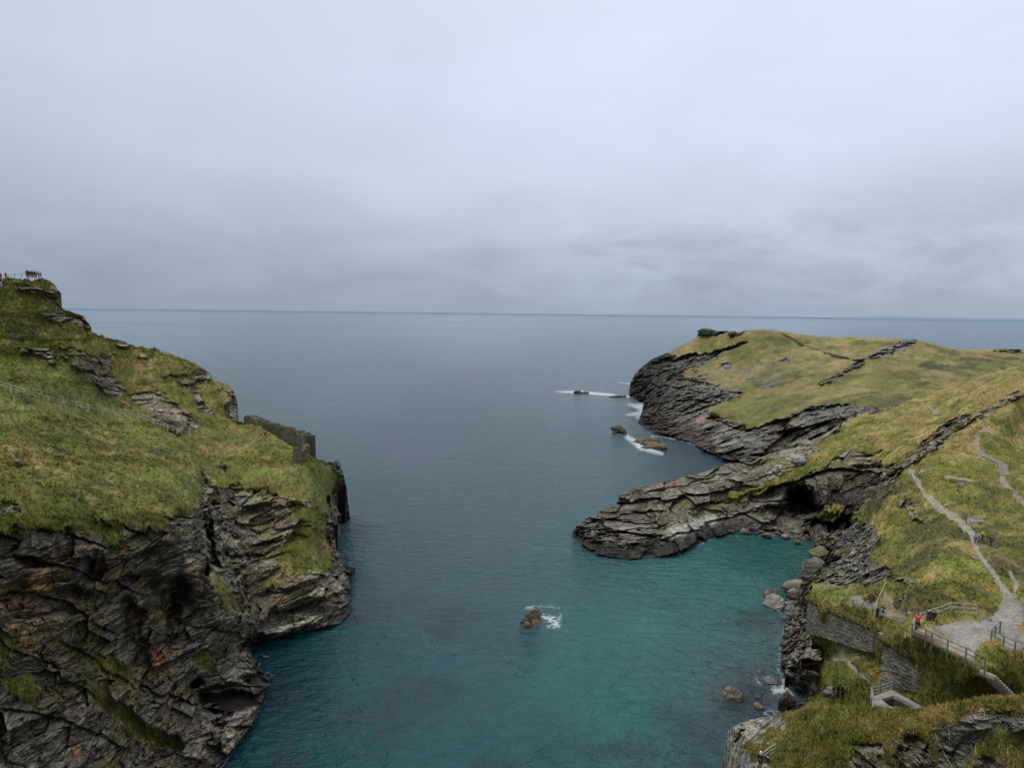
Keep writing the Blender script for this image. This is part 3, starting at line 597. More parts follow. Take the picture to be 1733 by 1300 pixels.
    slope_dark = inpoly([(1500, 1155), (1560, 1120), (1560, 1090), (1640, 1120), (1690, 1160), (1720, 1210), (1500, 1210)], X, Y)
    gc = np.where(slope_dark[..., None], lerp(gc, lerp(DGREEN*1.3, HEATH*1.6, smooth01(-.2, .4, fbm(P, 2., 4, 133, .6))[..., None]), .25), gc*1.2)
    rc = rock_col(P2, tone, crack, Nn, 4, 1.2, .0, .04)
    cave = np.clip(dent/8, 0, 1); rc *= (1-.7*cave-.15*(1-p.gz))[..., None]  # shade painted into caves, recesses and edge-on rock
    dk = np.maximum(np.exp(-(((p.X-1400)/85)**2+((p.Y-850)/55)**2)**2), .9*np.exp(-(((p.X-1150)/140)**2+((p.Y-(935-(p.X-1060)*.2))/12)**2)))  # overhang shade painted around the caves; dark foot along the promontory
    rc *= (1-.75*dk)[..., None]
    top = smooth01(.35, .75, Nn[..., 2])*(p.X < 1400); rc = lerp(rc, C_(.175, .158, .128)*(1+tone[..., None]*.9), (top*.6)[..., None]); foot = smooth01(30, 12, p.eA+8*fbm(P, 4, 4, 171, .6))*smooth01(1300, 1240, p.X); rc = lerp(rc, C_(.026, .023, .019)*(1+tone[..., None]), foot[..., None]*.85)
    ps = inpoly([(1128, 905), (1160, 885), (1205, 872), (1218, 882), (1185, 895), (1150, 908), (1130, 912)], X, Y) | inpoly([(1392, 738), (1440, 704), (1448, 703), (1405, 738)], X, Y) | inpoly([(1305, 800), (1315, 788), (1322, 792), (1316, 806)], X, Y)
    rc = np.where(ps[..., None], C_(.36, .35, .30)*(1+.5*tone[..., None]), rc)
    lich = inpoly([(1100, 862), (1150, 850), (1200, 855), (1230, 845), (1270, 845), (1190, 865), (1150, 880), (1110, 885)], X, Y)*smooth01(0, .4, fbm(P, 2, 3, 95))
    rc = lerp(rc, C_(.17, .135, .04), (lich*.6)[..., None])
    yb = linedist([(1200, 862, 4), (1240, 850, 5), (1272, 836, 3)], X, Y); rc = lerp(rc, C_(.22, .17, .04), smooth01(1, -1, yb)[..., None]*.7)
    greyscree = inpoly([(1425, 900), (1450, 882), (1480, 892), (1492, 905), (1480, 930), (1470, 950), (1500, 955), (1510, 966), (1485, 985), (1430, 988), (1410, 960)], X, Y)
    rc = np.where(greyscree[..., None], lerp(rc, C_(.17, .165, .15)*(1+tone[..., None]*.9), .6), rc)
    lgrass = smooth01(.72, .9, Nn[..., 2])*smooth01(.15, .5, fbm(P, 4, 3, 31))*rk*(p.X > 1230)*(P2[..., 2] > 4)*(dent < 1)
    bd = blur(rk.astype(float), 20); hang = rk*smooth01(.97, .6, bd)*smooth01(.0, .4, fbm(P, 1.8, 4, 222, .6)+.2*fbm(P, 6, 2, 223))*(P2[..., 2] > 5)*(p.X > 1270)*(dent < 3)
    m = np.clip(1-blur(rk.astype(float), 1)+lgrass*.7+hang*.85, 0, 1)[..., None]
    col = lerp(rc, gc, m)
    gravel = (fbm(P, 5, 7, 97, .8)+.6*vnoise(P, .25, 98))[..., None]
    pc = lerp(pc, pc*C_(1.1, .98, .8), smooth01(0, .5, fbm(P, 3, 4, 99))[..., None]); path = path*(1-.75*smooth01(.32, .6, fbm(P, 2.2, 4, 160, .6))*smooth01(.98, .6, blur(path, 5)))
    col = lerp(col, pc*(1+.5*gravel), path[..., None])
    return P2, col, (m[..., 0] > .6)*(path < .25)*(p.eB > 2), None
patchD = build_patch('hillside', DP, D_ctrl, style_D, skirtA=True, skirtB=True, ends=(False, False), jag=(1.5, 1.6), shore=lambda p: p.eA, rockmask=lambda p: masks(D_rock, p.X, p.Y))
tag(patchD.obj, 'rocky promontory and grassy hillside with worn paths on the right of the cove', 'hillside', kind='structure')

# ================================================================== NEAR RIDGE
FP = [((1218, 1390), (1222, 1285)), ((1228, 1390), (1226, 1262)), ((1236, 1390), (1232, 1240)), ((1250, 1390), (1240, 1230)), ((1262, 1390), (1262, 1222)), ((1290, 1390), (1285, 1216)), ((1320, 1390), (1330, 1210)), ((1345, 1390), (1362, 1204)), ((1380, 1390), (1400, 1197)), ((1440, 1390), (1450, 1199)), ((1480, 1390), (1482, 1199)),
      ((1520, 1390), (1515, 1201)), ((1560, 1390), (1560, 1202)), ((1600, 1390), (1600, 1193)), ((1650, 1390), (1650, 1184)), ((1690, 1390), (1690, 1182)), ((1733, 1390), (1735, 1180)), ((1830, 1390), (1830, 1170))]
F_ctrl = [(1222, 1300, None, .5), (1218, 1390, None, .5), (1226, 1262, None, 4), (1240, 1230, None, 8), (1285, 1216, 75), (1330, 1212, 67), (1400, 1197, 59), (1482, 1191, 54), (1560, 1195, 51), (1650, 1184, 47), (1735, 1180, 44), (1830, 1170, 40),
          (1285, 1300, 57), (1300, 1390, 52), (1260, 1260, 70), (1250, 1320, 66), (1330, 1280, 57), (1400, 1250, 54), (1400, 1300, 51), (1450, 1300, 49.5), (1500, 1240, 50), (1500, 1300, 47.5), (1600, 1300, 45), (1600, 1240, 46.5), (1650, 1230, 45), (1733, 1220, 42), (1733, 1300, 40), (1830, 1300, 37),
          (1830, 1390, 36), (1600, 1390, 43), (1450, 1390, 46), (1380, 1390, 49), (1340, 1240, 62)]
F_rock = [[(1190, 1400), (1200, 1230), (1240, 1215), (1300, 1205), (1332, 1215), (1330, 1235), (1300, 1232), (1292, 1240), (1296, 1258), (1262, 1258), (1258, 1270), (1270, 1290), (1275, 1310), (1268, 1400)], [(1336, 1245), (1342, 1255), (1342, 1268), (1338, 1265)], [(1358, 1268), (1368, 1262), (1362, 1285), (1355, 1280)],
          [(1437, 1280), (1448, 1262), (1462, 1255), (1490, 1255), (1505, 1275), (1510, 1300), (1500, 1320), (1436, 1320)], [(1520, 1262), (1545, 1245), (1570, 1255), (1580, 1290), (1600, 1320), (1510, 1320), (1515, 1290)],
          [(1580, 1235), (1640, 1210), (1660, 1205), (1700, 1200), (1720, 1205), (1700, 1220), (1660, 1240), (1650, 1270), (1620, 1330), (1590, 1310)], [(1690, 1222), (1733, 1210), (1760, 1215), (1760, 1235), (1720, 1240)], [(1640, 1300), (1655, 1275), (1700, 1290), (1733, 1310), (1700, 1390), (1640, 1390)]]
B_F = bedding((.75, .15, .6), (0, .3, 1))
def style_F(p):
    X, Y = warp_xy(p, 10, 5, .5); P = p.P
    rk = masks(F_rock, X, Y); white = inpoly(F_rock[0], X, Y)
    amp = blur(rk.astype(float), 3)*smooth01(-3, 1, p.eB)*p.gz
    h, tone, crack = rock_disp(P, B_F, .6, 12, big=.8, m=amp)
    rel = amp*h*1.1
    dent = 0
    for (x, y, rx, ry, dep) in [(1455, 1262, 22, 8, 1.2), (1545, 1255, 22, 10, 1.6), (1700, 1212, 40, 8, 1.2), (1530, 1270, 10, 10, .8), (1640, 1255, 25, 14, .8), (1355, 1272, 16, 5, .8)]:
        dent = dent+dep*np.exp(-(((p.X-x)/rx)**2+((p.Y-y)/ry)**2)**1.3)
    P2 = CAM+p.R*clampD(p, p.D-rel+dent)[..., None]
    g = 1-blur(rk.astype(float), 2); fe = smooth01(0, 14, p.eB)
    P2[..., 2] += g*lerp(.35, 1, fe)*(fbm(P, 3.5, 3, 21)*.30+fbm(P, 1.1, 3, 22, .6)*.20+fbm(P, .35, 2, 23)*.06)
    Nn = normals(P2)
    dry = .35*smooth01(1430, 1560, p.X)*(1-.4*smooth01(1215, 1260, p.Y))
    gc = grass_col(P, .45, dry, .1-.2*smooth01(1430, 1500, p.X), 15)
    dkz = smooth01(1225, 1275, p.Y)*smooth01(1430, 1480, p.X)*smooth01(-.3, .4, fbm(P, 2.2, 3, 98))
    gc = lerp(gc, DGREEN*.8, dkz[..., None]*.7)
    rc = rock_col(P2+np.array([0, 0, 5.]), tone, crack, Nn, 14, .6, -.1, .05)
    spk = smooth01(.25, .5, fbm(P, .55, 3, 161, .7))[..., None]; wc = C_(.44, .425, .35)*(1+.6*tone[..., None])*(1-.6*crack[..., None])*(1-.75*spk)
    wl = white*smooth01(-.15, .2, fbm(P, 1.1, 5, 99, .75)+.2*(p.Y < 1262)*1.)
    rc = lerp(rc, wc, wl[..., None]*.8)
    rc *= (1-.5*np.clip(dent, 0, 1))[..., None]*np.where(p.X > 1560, .7, 1.)[..., None]; veg = smooth01(.0, .5, fbm(P, 1.6, 4, 140, .6))*(p.X > 1420); rc = lerp(rc, DGREEN*1.2, veg[..., None]*.8)  # hollows darkened by dent depth, shade put into the rock colour
    pa = smooth01(1, -2, linedist([(1258, 1320, 12), (1275, 1298, 12), (1290, 1296, 12)], X, Y)); 
    col = lerp(gc, rc, blur(rk.astype(float), 1)[..., None]); col = lerp(col, C_(.3, .27, .22), pa[..., None])
    return P2, col, (~rk)*(pa < .3)*1., None
patchF = build_patch('near_ridge', FP, F_ctrl, style_F, res=.8, skirtA=False, skirtB=True, ends=(True, True), jag=(0, 2.2), skirt=((.6, .3), (2, 2.5), (4, 6), (6, 14), (9, 60)), shore=lambda p: np.where(p.X < 1300, (p.X-1224)*1.5, 500))
tag(patchF.obj, 'near grassy ridge with pale lichened rock at the lower right corner', 'ridge', kind='structure')

def surf(patch, px, py):
    d = (patch.X-px)**2+(patch.Y-py)**2; i = np.unravel_index(np.argmin(d), d.shape); return patch.P2[i].copy()
def surf_s(patch, px, py):   # robust mean ground point
    d = (patch.X-px)**2+(patch.Y-py)**2; m = d < 6
    dd = np.median(patch.P2[m][:, 1]) if m.any() else surf(patch, px, py)[1]
    return CAM+ray(px, py)*dd

# ================================================================== GRASS (stuff)
def scatter(name, label, sets, mat):
    vs = []; cs = []; n0 = 0
    for (P2, col, gm, D, count, hgt) in sets:
        idx = np.flatnonzero(gm.ravel() > .5); pick = rng.choice(idx, count)
        b = P2.reshape(-1, 3)[pick]+rng.normal(0, .08, (count, 3))*np.array([1, 1, .1]); c = col.reshape(-1, 3)[pick][:, :3]; d = D.ravel()[pick]
        s = hgt*rng.uniform(.5, 1.3, count)
        for k in range(5):
            th = rng.uniform(0, 2*math.pi, count); lean = rng.uniform(.15, .8, count)*s
            wdt = s*rng.uniform(.10, .2, count); o = rng.normal(0, .22, (count, 2))*s[:, None]
            bb = b.copy(); bb[:, :2] += o
            px_, py_ = np.cos(th), np.sin(th)
            v0 = bb+np.stack([px_*wdt, py_*wdt, -s*.2], -1); v1 = bb+np.stack([-px_*wdt, -py_*wdt, -s*.2], -1)
            ph = th+rng.uniform(.8, 2.2, count)
            v2 = bb+np.stack([np.cos(ph)*lean, np.sin(ph)*lean, s*rng.uniform(.45, 1, count)], -1)
            vs.append(np.stack([v0, v1, v2], 1).reshape(-1, 3))
            kk = rng.uniform(.75, 1.35, (count, 1))*C_(1.05, 1.02, .9); base = c*kk
            cs.append(np.stack([base*.85, base*.85, base*1.2], 1).reshape(-1, 3))
    v = np.concatenate(vs); c = np.concatenate(cs); t = np.arange(len(v)).reshape(-1, 3)
    o = link(name, mesh_np(name, v, tris=t, col=c, mat=mat, smooth=False)); tag(o, label, 'grass', kind='stuff'); return o
gs = {n: (P2, col, gm, D) for n, P2, col, gm, D in GRASS_V}
scatter('grass', 'rough moorland grass growing on the left headland slope', [gs['headland']+(34000, .42)], M_TUFT)
scatter('grass', 'tufts of grass and heather over the right hillside', [gs['hillside']+(30000, .36)], M_TUFT)
scatter('grass', 'long dry grass on the near ridge at lower right', [gs['near_ridge']+(26000, .26)], M_TUFT)
#TUFT_END

# ================================================================== SEA
def build_sea():
    rr = np.concatenate([[0, 20], np.geomspace(35, 600, 420), np.geomspace(620, 60000, 90)])
    az = np.concatenate([np.radians(np.linspace(-180, -50, 14)[:-1]), np.radians(np.linspace(-50, 50, 460)), np.radians(np.linspace(50, 180, 14)[1:])])
    Rr, Az = np.meshgrid(rr, az, indexing='ij')
    P = np.stack([Rr*np.sin(Az), Rr*np.cos(Az), Rr*0], -1)
    dv = P-CAM; df = np.maximum(dv @ fwd, 1e-3); PX = W0/2+F0*(dv @ right)/df; PY = H0/2-F0*(dv @ up)/df
    PX = np.where(dv @ fwd < 1, -5000, PX); PY = np.clip(PY, 400, 1600)
    X, Y = P[..., 0], P[..., 1]
    # water colour samples read off the place: (x, y, r, g, b, weight radius)
    S = [(200, 560, .060, .078, .090), (800, 560, .065, .083, .095), (1300, 545, .060, .078, .100), (600, 650, .050, .070, .084), (1000, 650, .055, .074, .088), (700, 750, .036, .054, .068), (1000, 760, .036, .054, .066), (1200, 760, .012, .024, .034),
         (640, 850, .024, .043, .054), (850, 850, .028, .046, .056), (680, 960, .018, .038, .048), (850, 960, .022, .044, .053), (1000, 960, .020, .047, .054), (1060, 1000, .022, .066, .068), (1150, 980, .024, .075, .072), (1280, 940, .010, .050, .048), (1250, 1000, .022, .076, .072),
         (620, 1080, .008, .030, .038), (500, 1100, .002, .022, .027), (480, 1180, .002, .017, .022), (700, 1060, .014, .036, .044), (850, 1080, .016, .038, .046), (1000, 1060, .016, .070, .070), (1100, 1060, .026, .088, .085), (1200, 1060, .028, .078, .076), (1290, 1080, .034, .062, .068), (560, 1000, .008, .026, .034),
         (430, 1270, .002, .026, .030), (560, 1250, .004, .034, .038), (760, 1150, .010, .044, .050), (800, 1270, .008, .044, .048), (950, 1150, .012, .066, .066), (1050, 1200, .012, .072, .070), (1150, 1150, .024, .066, .066), (1230, 1150, .034, .055, .062), (1200, 1250, .020, .042, .050), (1280, 1180, .040, .054, .060), (950, 1280, .010, .046, .050), (660, 1180, .006, .038, .044), (1500, 650, .03, .05, .07)]
    num = np.zeros(P.shape); den = np.zeros(P.shape[:2])
    for (x, y, r, g, b) in S:
        w = 1/(((PX-x)/1.3)**2+((PY-y))**2+500.)**1.5; num += w[..., None]*np.array([r, g, b]); den += w
    col = num/den[..., None]; teal = smooth01(.012, .04, col[..., 1]-col[..., 0]-.004)[..., None]; col = col*C_(1.08, 1.14, 1.08)*lerp(1.95, 1.8, teal)*lerp(1., 1.25, smooth01(640, 560, PY))[..., None]
    # weed and rock patches under the clear water
    weed = smooth01(.02, .5, fbm(P, 16, 4, 120, .55)-.12*fbm(P, 5, 3, 121))*smooth01(960, 1060, PY)*.42
    weed = np.maximum(weed, smooth01(.3, -.2, np.hypot((PX-740)/110, (PY-1130)/60)-1)*.12*smooth01(-.4, .3, fbm(P, 10, 3, 130)))
    weed = np.maximum(weed, .8*np.exp(-(((PX-1265)/45)**2+((PY-1185)/35)**2)))
    col = lerp(col, C_(.028, .032, .042), weed[..., None])
    foam = np.zeros(P.shape[:2])
    def blob(pts, amt, soft):
        nonlocal foam
        d = linedist(pts, PX, PY); foam = np.maximum(foam, amt*smooth01(soft, -soft*.5, d))
    blob([(940, 663, 1), (985, 664, 5), (1030, 668, 3), (1066, 672, 2)], .8, 5); blob([(955, 672, 2), (1000, 673, 3)], .45, 4); blob([(1045, 647, 1), (1068, 650, 2)], .8, 2); blob([(1065, 685, 4), (1090, 690, 12), (1080, 705, 8)], .75, 9); blob([(1060, 702, 3), (1085, 700, 8)], .75, 7)
    blob([(1035, 732, 3), (1060, 733, 4)], .75, 5); blob([(1062, 740, 6), (1085, 755, 14), (1120, 768, 4)], .8, 9); blob([(1105, 740, 7), (1118, 748, 6)], .6, 7)
    blob([(1205, 765, 3), (1222, 768, 6)], .8, 6); blob([(1222, 775, 6), (1242, 776, 9)], .85, 7); blob([(990, 900, 8), (975, 880, 10), (1000, 865, 6)], .3, 14)
    blob([(893, 1030, 6), (920, 1026, 4), (945, 1030, 4)], .64, 11); blob([(915, 1043, 8), (935, 1050, 14), (945, 1058, 10), (930, 1060, 8)], .66, 13); blob([(950, 1040, 6), (948, 1050, 6)], .6, 6)
    blob([(1300, 1150, 8), (1330, 1168, 14), (1345, 1160, 12), (1362, 1158, 14)], .62, 14); blob([(1310, 1170, 10), (1335, 1178, 16)], .66, 14); blob([(1280, 1150, 8), (1290, 1160, 6)], .5, 10); blob([(1296, 1208, 8), (1318, 1206, 8)], .58, 12)
    blob([(440, 1108, 3), (452, 1112, 5)], .55, 5); blob([(455, 1140, 5), (462, 1145, 5)], .5, 6); blob([(1130, 948, 2), (1170, 932, 2)], .3, 4); blob([(575, 990, 1), (596, 985, 2)], .25, 5)
    # thin lace of white where swell meets rock, all along the shores
    blob([(1180, 925, 2), (1215, 908, 2), (1290, 908, 2), (1360, 918, 2)], .5, 5); blob([(1385, 935, 2), (1362, 970, 2), (1340, 1010, 2), (1328, 1050, 3), (1322, 1095, 3), (1316, 1130, 4), (1330, 1160, 4)], .62, 8); blob([(424, 1094, 2), (455, 1158, 3), (425, 1235, 3), (372, 1302, 3)], .52, 7); blob([(592, 1045, 2), (520, 1072, 2), (428, 1094, 2)], .5, 6); blob([(1262, 786, 1), (1215, 775, 1)], .5, 3)
    blob([(1086, 703, 1), (1080, 718, 2), (1115, 738, 2), (1165, 749, 2), (1200, 764, 2)], .7, 3.5)
    for seedx in range(14):
        x = 950+random.random()*130; y = 630+random.random()*90; blob([(x, y, .6), (x+random.uniform(6, 16), y+random.uniform(-1, 1), .8)], .55, 2)
    for (x, y) in [(570, 632), (1045, 634), (930, 660), (700, 700), (640, 688), (980, 745), (966, 697)]: blob([(x, y, .5), (x+8, y, .5)], .5, 1.5)
    c4 = np.concatenate([col, np.clip(foam, 0, 1)[..., None]], -1)
    a, b = Rr.shape; I = np.arange(a*b).reshape(a, b); q = np.stack([I[:-1, :-1], I[:-1, 1:], I[1:, 1:], I[1:, :-1]], -1).reshape(-1, 4)
    m, nt, bs = nt_new('sea_water'); L = nt.links.new
    at = N(nt, 'ShaderNodeAttribute', attribute_name='col'); g = N(nt, 'ShaderNodeNewGeometry')
    ln = N(nt, 'ShaderNodeVectorMath', operation='LENGTH'); L(g.outputs['Position'], ln.inputs[0])
    def mapped(scale, rz):
        mp = N(nt, 'ShaderNodeMapping'); mp.inputs['Scale'].default_value = scale; mp.inputs['Rotation'].default_value = (0, 0, rz); L(g.outputs['Position'], mp.inputs['Vector']); return mp
    def noise(mp, sc, det, ro=.55, dis=0.):
        n = N(nt, 'ShaderNodeTexNoise', Scale=sc, Detail=det, Roughness=ro, Distortion=dis); L(mp.outputs[0], n.inputs['Vector']); return n
    w1 = noise(mapped((.55, 1, 1), .35), .55, 4., .6, .4); w2 = noise(mapped((.6, 1, 1), -.5), 1.7, 4., .6); w3 = noise(mapped((.5, 1, 1), .25), .09, 3.)
    s1 = N(nt, 'ShaderNodeMath', operation='MULTIPLY'); L(w1.outputs[0], s1.inputs[0]); s1.inputs[1].default_value = 2.2
    s2 = N(nt, 'ShaderNodeMath', operation='MULTIPLY_ADD'); L(w2.outputs[0], s2.inputs[0]); s2.inputs[1].default_value = .45; L(s1.outputs[0], s2.inputs[2])
    s3 = N(nt, 'ShaderNodeMath', operation='MULTIPLY_ADD'); L(w3.outputs[0], s3.inputs[0]); s3.inputs[1].default_value = 2.5; L(s2.outputs[0], s3.inputs[2])
    st = N(nt, 'ShaderNodeMapRange'); L(ln.outputs['Value'], st.inputs[0]); st.inputs[1].default_value = 80; st.inputs[2].default_value = 1500; st.inputs[3].default_value = 1.0; st.inputs[4].default_value = 1.0
    bp = N(nt, 'ShaderNodeBump', Distance=1.0); L(s3.outputs[0], bp.inputs['Height']); L(bp.outputs[0], bs.inputs['Normal'])
    # broad wind lanes
    wl = noise(mapped((.28, 1, 1), .12), .012, 5., .6); wl2 = noise(mapped((.05, 1, 1), .03), .0022, 4., .6)
    ad = N(nt, 'ShaderNodeMath', operation='ADD'); L(wl.outputs[0], ad.inputs[0]); L(wl2.outputs[0], ad.inputs[1])
    mr = N(nt, 'ShaderNodeMapRange'); L(ad.outputs[0], mr.inputs[0]); mr.inputs[1].default_value = .7; mr.inputs[2].default_value = 1.3; mr.inputs[3].default_value = .5; mr.inputs[4].default_value = 1.5
    sc_ = N(nt, 'ShaderNodeVectorMath', operation='SCALE'); L(at.outputs['Color'], sc_.inputs[0]); L(mr.outputs[0], sc_.inputs['Scale'])
    lm = N(nt, 'ShaderNodeMapRange'); L(ad.outputs[0], lm.inputs[0]); lm.inputs[1].default_value = .75; lm.inputs[2].default_value = 1.25; lm.inputs[3].default_value = .4; lm.inputs[4].default_value = 2.0
    lq = N(nt, 'ShaderNodeMath', operation='MULTIPLY'); L(lm.outputs[0], lq.inputs[0]); L(st.outputs[0], lq.inputs[1]); L(lq.outputs[0], bp.inputs['Strength'])
    # foam
    fn = noise(mapped((1, 1, 1), 0), 1.3, 7., .72, 1.2); fv = N(nt, 'ShaderNodeTexVoronoi', feature='DISTANCE_TO_EDGE'); fv.inputs['Scale'].default_value = .9; 
    dn = N(nt, 'ShaderNodeVectorMath', operation='MULTIPLY_ADD'); L(fn.outputs['Color'], dn.inputs[0]); dn.inputs[1].default_value = (1.6, 1.6, 0); L(g.outputs['Position'], dn.inputs[2]); L(dn.outputs[0], fv.inputs['Vector'])
    lace = N(nt, 'ShaderNodeMapRange'); L(fv.outputs['Distance'], lace.inputs[0]); lace.inputs[1].default_value = 0; lace.inputs[2].default_value = .3; lace.inputs[3].default_value = .38; lace.inputs[4].default_value = 0
    fn2 = noise(mapped((1, .35, 1), 0), .22, 5., .65, .8); av = N(nt, 'ShaderNodeMix', data_type='FLOAT'); av.inputs[0].default_value = .55; L(fn.outputs[0], av.inputs[2]); L(fn2.outputs[0], av.inputs[3])
    sm = N(nt, 'ShaderNodeMath', operation='ADD'); L(at.outputs['Alpha'], sm.inputs[0]); L(av.outputs[0], sm.inputs[1])
    sm2 = N(nt, 'ShaderNodeMath', operation='ADD'); L(sm.outputs[0], sm2.inputs[0]); L(lace.outputs[0], sm2.inputs[1])
    th = N(nt, 'ShaderNodeMapRange', interpolation_type='SMOOTHSTEP'); L(sm2.outputs[0], th.inputs[0]); th.inputs[1].default_value = 1.15; th.inputs[2].default_value = 1.6
    gate = N(nt, 'ShaderNodeMapRange'); L(at.outputs['Alpha'], gate.inputs[0]); gate.inputs[1].default_value = .02; gate.inputs[2].default_value = .3
    fm = N(nt, 'ShaderNodeMath', operation='MULTIPLY'); L(th.outputs[0], fm.inputs[0]); L(gate.outputs[0], fm.inputs[1])
    mx = N(nt, 'ShaderNodeMix', data_type='RGBA'); L(fm.outputs[0], mx.inputs[0]); L(sc_.outputs[0], mx.inputs[6]); mx.inputs[7].default_value = (.72, .76, .78, 1); L(mx.outputs[2], bs.inputs['Base Color'])
    ro = N(nt, 'ShaderNodeMapRange'); L(fm.outputs[0], ro.inputs[0]); ro.inputs[3].default_value = .24; ro.inputs[4].default_value = .8; L(ro.outputs[0], bs.inputs['Roughness'])
    bs.inputs['IOR'].default_value = 1.33; bs.inputs['Specular IOR Level'].default_value = .42
    o = link('sea', mesh_np('sea', P, quads=q, col=c4, mat=m)); tag(o, 'calm grey sea turning clear teal in the sheltered cove', 'sea', kind='structure')
    # far haze: blend towards the air colour with distance in the open (atmosphere seen over 20 km of water)
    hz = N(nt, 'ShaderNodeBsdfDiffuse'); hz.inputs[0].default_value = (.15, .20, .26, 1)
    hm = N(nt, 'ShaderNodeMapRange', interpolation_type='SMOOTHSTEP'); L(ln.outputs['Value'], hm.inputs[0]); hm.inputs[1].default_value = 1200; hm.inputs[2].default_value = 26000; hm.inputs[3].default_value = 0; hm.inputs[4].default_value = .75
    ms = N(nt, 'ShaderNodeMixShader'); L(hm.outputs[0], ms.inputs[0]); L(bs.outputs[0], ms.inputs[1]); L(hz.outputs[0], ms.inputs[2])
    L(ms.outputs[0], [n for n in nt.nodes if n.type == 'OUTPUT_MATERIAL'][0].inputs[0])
build_sea()

# distant coastline
def coast():
    n = 80; xs = np.linspace(1408, 1850, n); v = []; f = []
    dist = 24000.
    hy = 529.3+.01206*(xs-866)
    for i in range(n):
        t = i/(n-1); hpx = 2.4*min(1, t*6)+.8*math.sin(t*9)+.4*math.sin(t*31)
        b = at_d(xs[i], hy[i]+1.5, dist); tp = at_d(xs[i], hy[i]-max(hpx, .2)*.75, dist); bk = tp+np.array([0, 3000, 0])
        b[2] = -50; v += [b, tp, bk]
        if i: f += [(3*i-3, 3*i, 3*i+1, 3*i-2), (3*i-2, 3*i+1, 3*i+2, 3*i-1)]
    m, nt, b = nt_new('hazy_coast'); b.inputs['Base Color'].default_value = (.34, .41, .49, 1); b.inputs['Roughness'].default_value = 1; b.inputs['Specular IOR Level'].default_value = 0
    n1 = N(nt, 'ShaderNodeTexNoise', Scale=.001); 
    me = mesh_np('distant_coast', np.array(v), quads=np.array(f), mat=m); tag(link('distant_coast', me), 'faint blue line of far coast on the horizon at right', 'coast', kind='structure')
coast()
#PROPS_BEGIN
# ================================================================== ROCKS AND BOULDERS
def ico(sub):
    import bmesh
    bm = bmesh.new(); bmesh.ops.create_icosphere(bm, subdivisions=sub, radius=1.0)
    v = np.array([x.co[:] for x in bm.verts]); f = np.array([[a.index for a in q.verts] for q in bm.faces]); bm.free(); return v, f
ICO = {k: ico(k) for k in (3, 4, 5)}
def rock_mesh(size, seed, sub=4, tone=0., warm=-.5, flat=.5, ang=0., base=0., lump=None, tint=None):
    """angular boulder: unit ball cut by random planes, stretched, split along bedding"""
    r = np.random.default_rng(seed); v, f = ICO[sub]; d = v.copy()
    rad = np.full(len(v), 1.3)
    for _ in range(10):
        n = r.normal(size=3); n[2] *= .8; n /= np.linalg.norm(n); o = r.uniform(.46, .92); c = d @ n
        rad = np.minimum(rad, np.where(c > .05, o/np.maximum(c, .05), 9))
    P = d*rad[:, None]*np.array(size)/2*1.12
    if lump is not None:
        for (cx, cy, cz, s) in lump: P += (d*np.exp(-((d-np.array([cx, cy, cz]))**2).sum(1)/.3)[:, None])*s
    k = max(size)
    B = bedding((-.35+.2*r.normal(), .15, .85)); q = P+seed*3.1
    h, tn, cr = rock_disp(q, B, k*.16, seed % 9, big=.5)
    P = P+d*(h*.38*max(.45, min(1, size[2]/k*1.6)))[:, None]
    ca, sa = math.cos(ang), math.sin(ang); P = np.stack([P[:, 0]*ca-P[:, 1]*sa, P[:, 0]*sa+P[:, 1]*ca, P[:, 2]], -1)
    nz = d[:, 2]
    Nn = d/np.linalg.norm(d, axis=1, keepdims=True)
    zz_ = P.copy(); zz_[:, 2] += base+5
    c = rock_col(zz_+seed, tn, cr, Nn, seed % 7, .6, warm, tone)
    if tint is not None: c = lerp(c, np.array(tint)*(1+tn[:, None]*.9), .7)
    wl = smooth01(.10, -.12, (P[:, 2]+base)/max(size[2], .4)); c = lerp(c, c*.25, wl[:, None])
    return P, f, c
def rock(name, cat, label, p, size, seed, group=None, patch=None, base=0., **kw):
    P, f, c = rock_mesh(size, seed, base=base, **kw)
    me = mesh_np(name, P, tris=f, col=c, mat=M_ROCK, smooth=False); o = link(name, me); o.location = p; return tag(o, label, cat, group)
def srock(label, x, y, w, h, depth_ratio=1., seed=1, name='sea_rock', cat='rock', z=0., sink=.35, group=None, **kw):
    """x,y = middle of the waterline in front, w,h = size as seen (photo px)"""
    p = at_z(x, y, z); d = p[1]; sw = w/F0*d; ang = math.atan2(55-z, d)
    sh = max(h/F0*d/math.cos(ang)-sw*depth_ratio*math.sin(ang)*.8, h/F0*d*.35)*(.8 if d > 200 else 1)
    size = (sw, sw*depth_ratio, sh/(1-sink)); off = np.array([0, size[1]*.42, size[2]*(.5-sink)])
    return rock(name, cat, label, V(p+off), size, seed, group, base=size[2]*(.5-sink), **kw)
def lump_rock(label, x0, y0, lumps, tint, warm=.1):
    parts = []; o0 = at_z(x0, y0, 0)
    for (x, y, sx, sy, sz, sd, bz, ang) in lumps:
        P, f, c = rock_mesh((sx, sy, sz), sd, sub=5, tone=-.08, warm=warm, base=bz, ang=ang, tint=tint); parts.append((P+(at_z(x, y, 0)-o0)+np.array([0, sy*.3, bz]), f, c))
    v = np.concatenate([q[0] for q in parts]); c = np.concatenate([q[2] for q in parts]); f = []; n = 0
    for q in parts: f.append(q[1]+n); n += len(q[0])
    o = link('sea_rock', mesh_np('sea_rock', v, tris=np.concatenate(f), col=c, mat=M_ROCK, smooth=False)); o.location = V(o0); tag(o, label, 'rock')
lump_rock('dark cleft rock standing alone in the middle of the teal cove', 897, 1066, [(899, 1056, 3.5, 2.0, 2.3, 21, .55, .1), (892, 1064, 2.1, 1.7, 1.5, 27, .25, -.3), (906, 1060, 1.6, 1.4, 1.0, 33, .1, .5)], (.10, .088, .062))
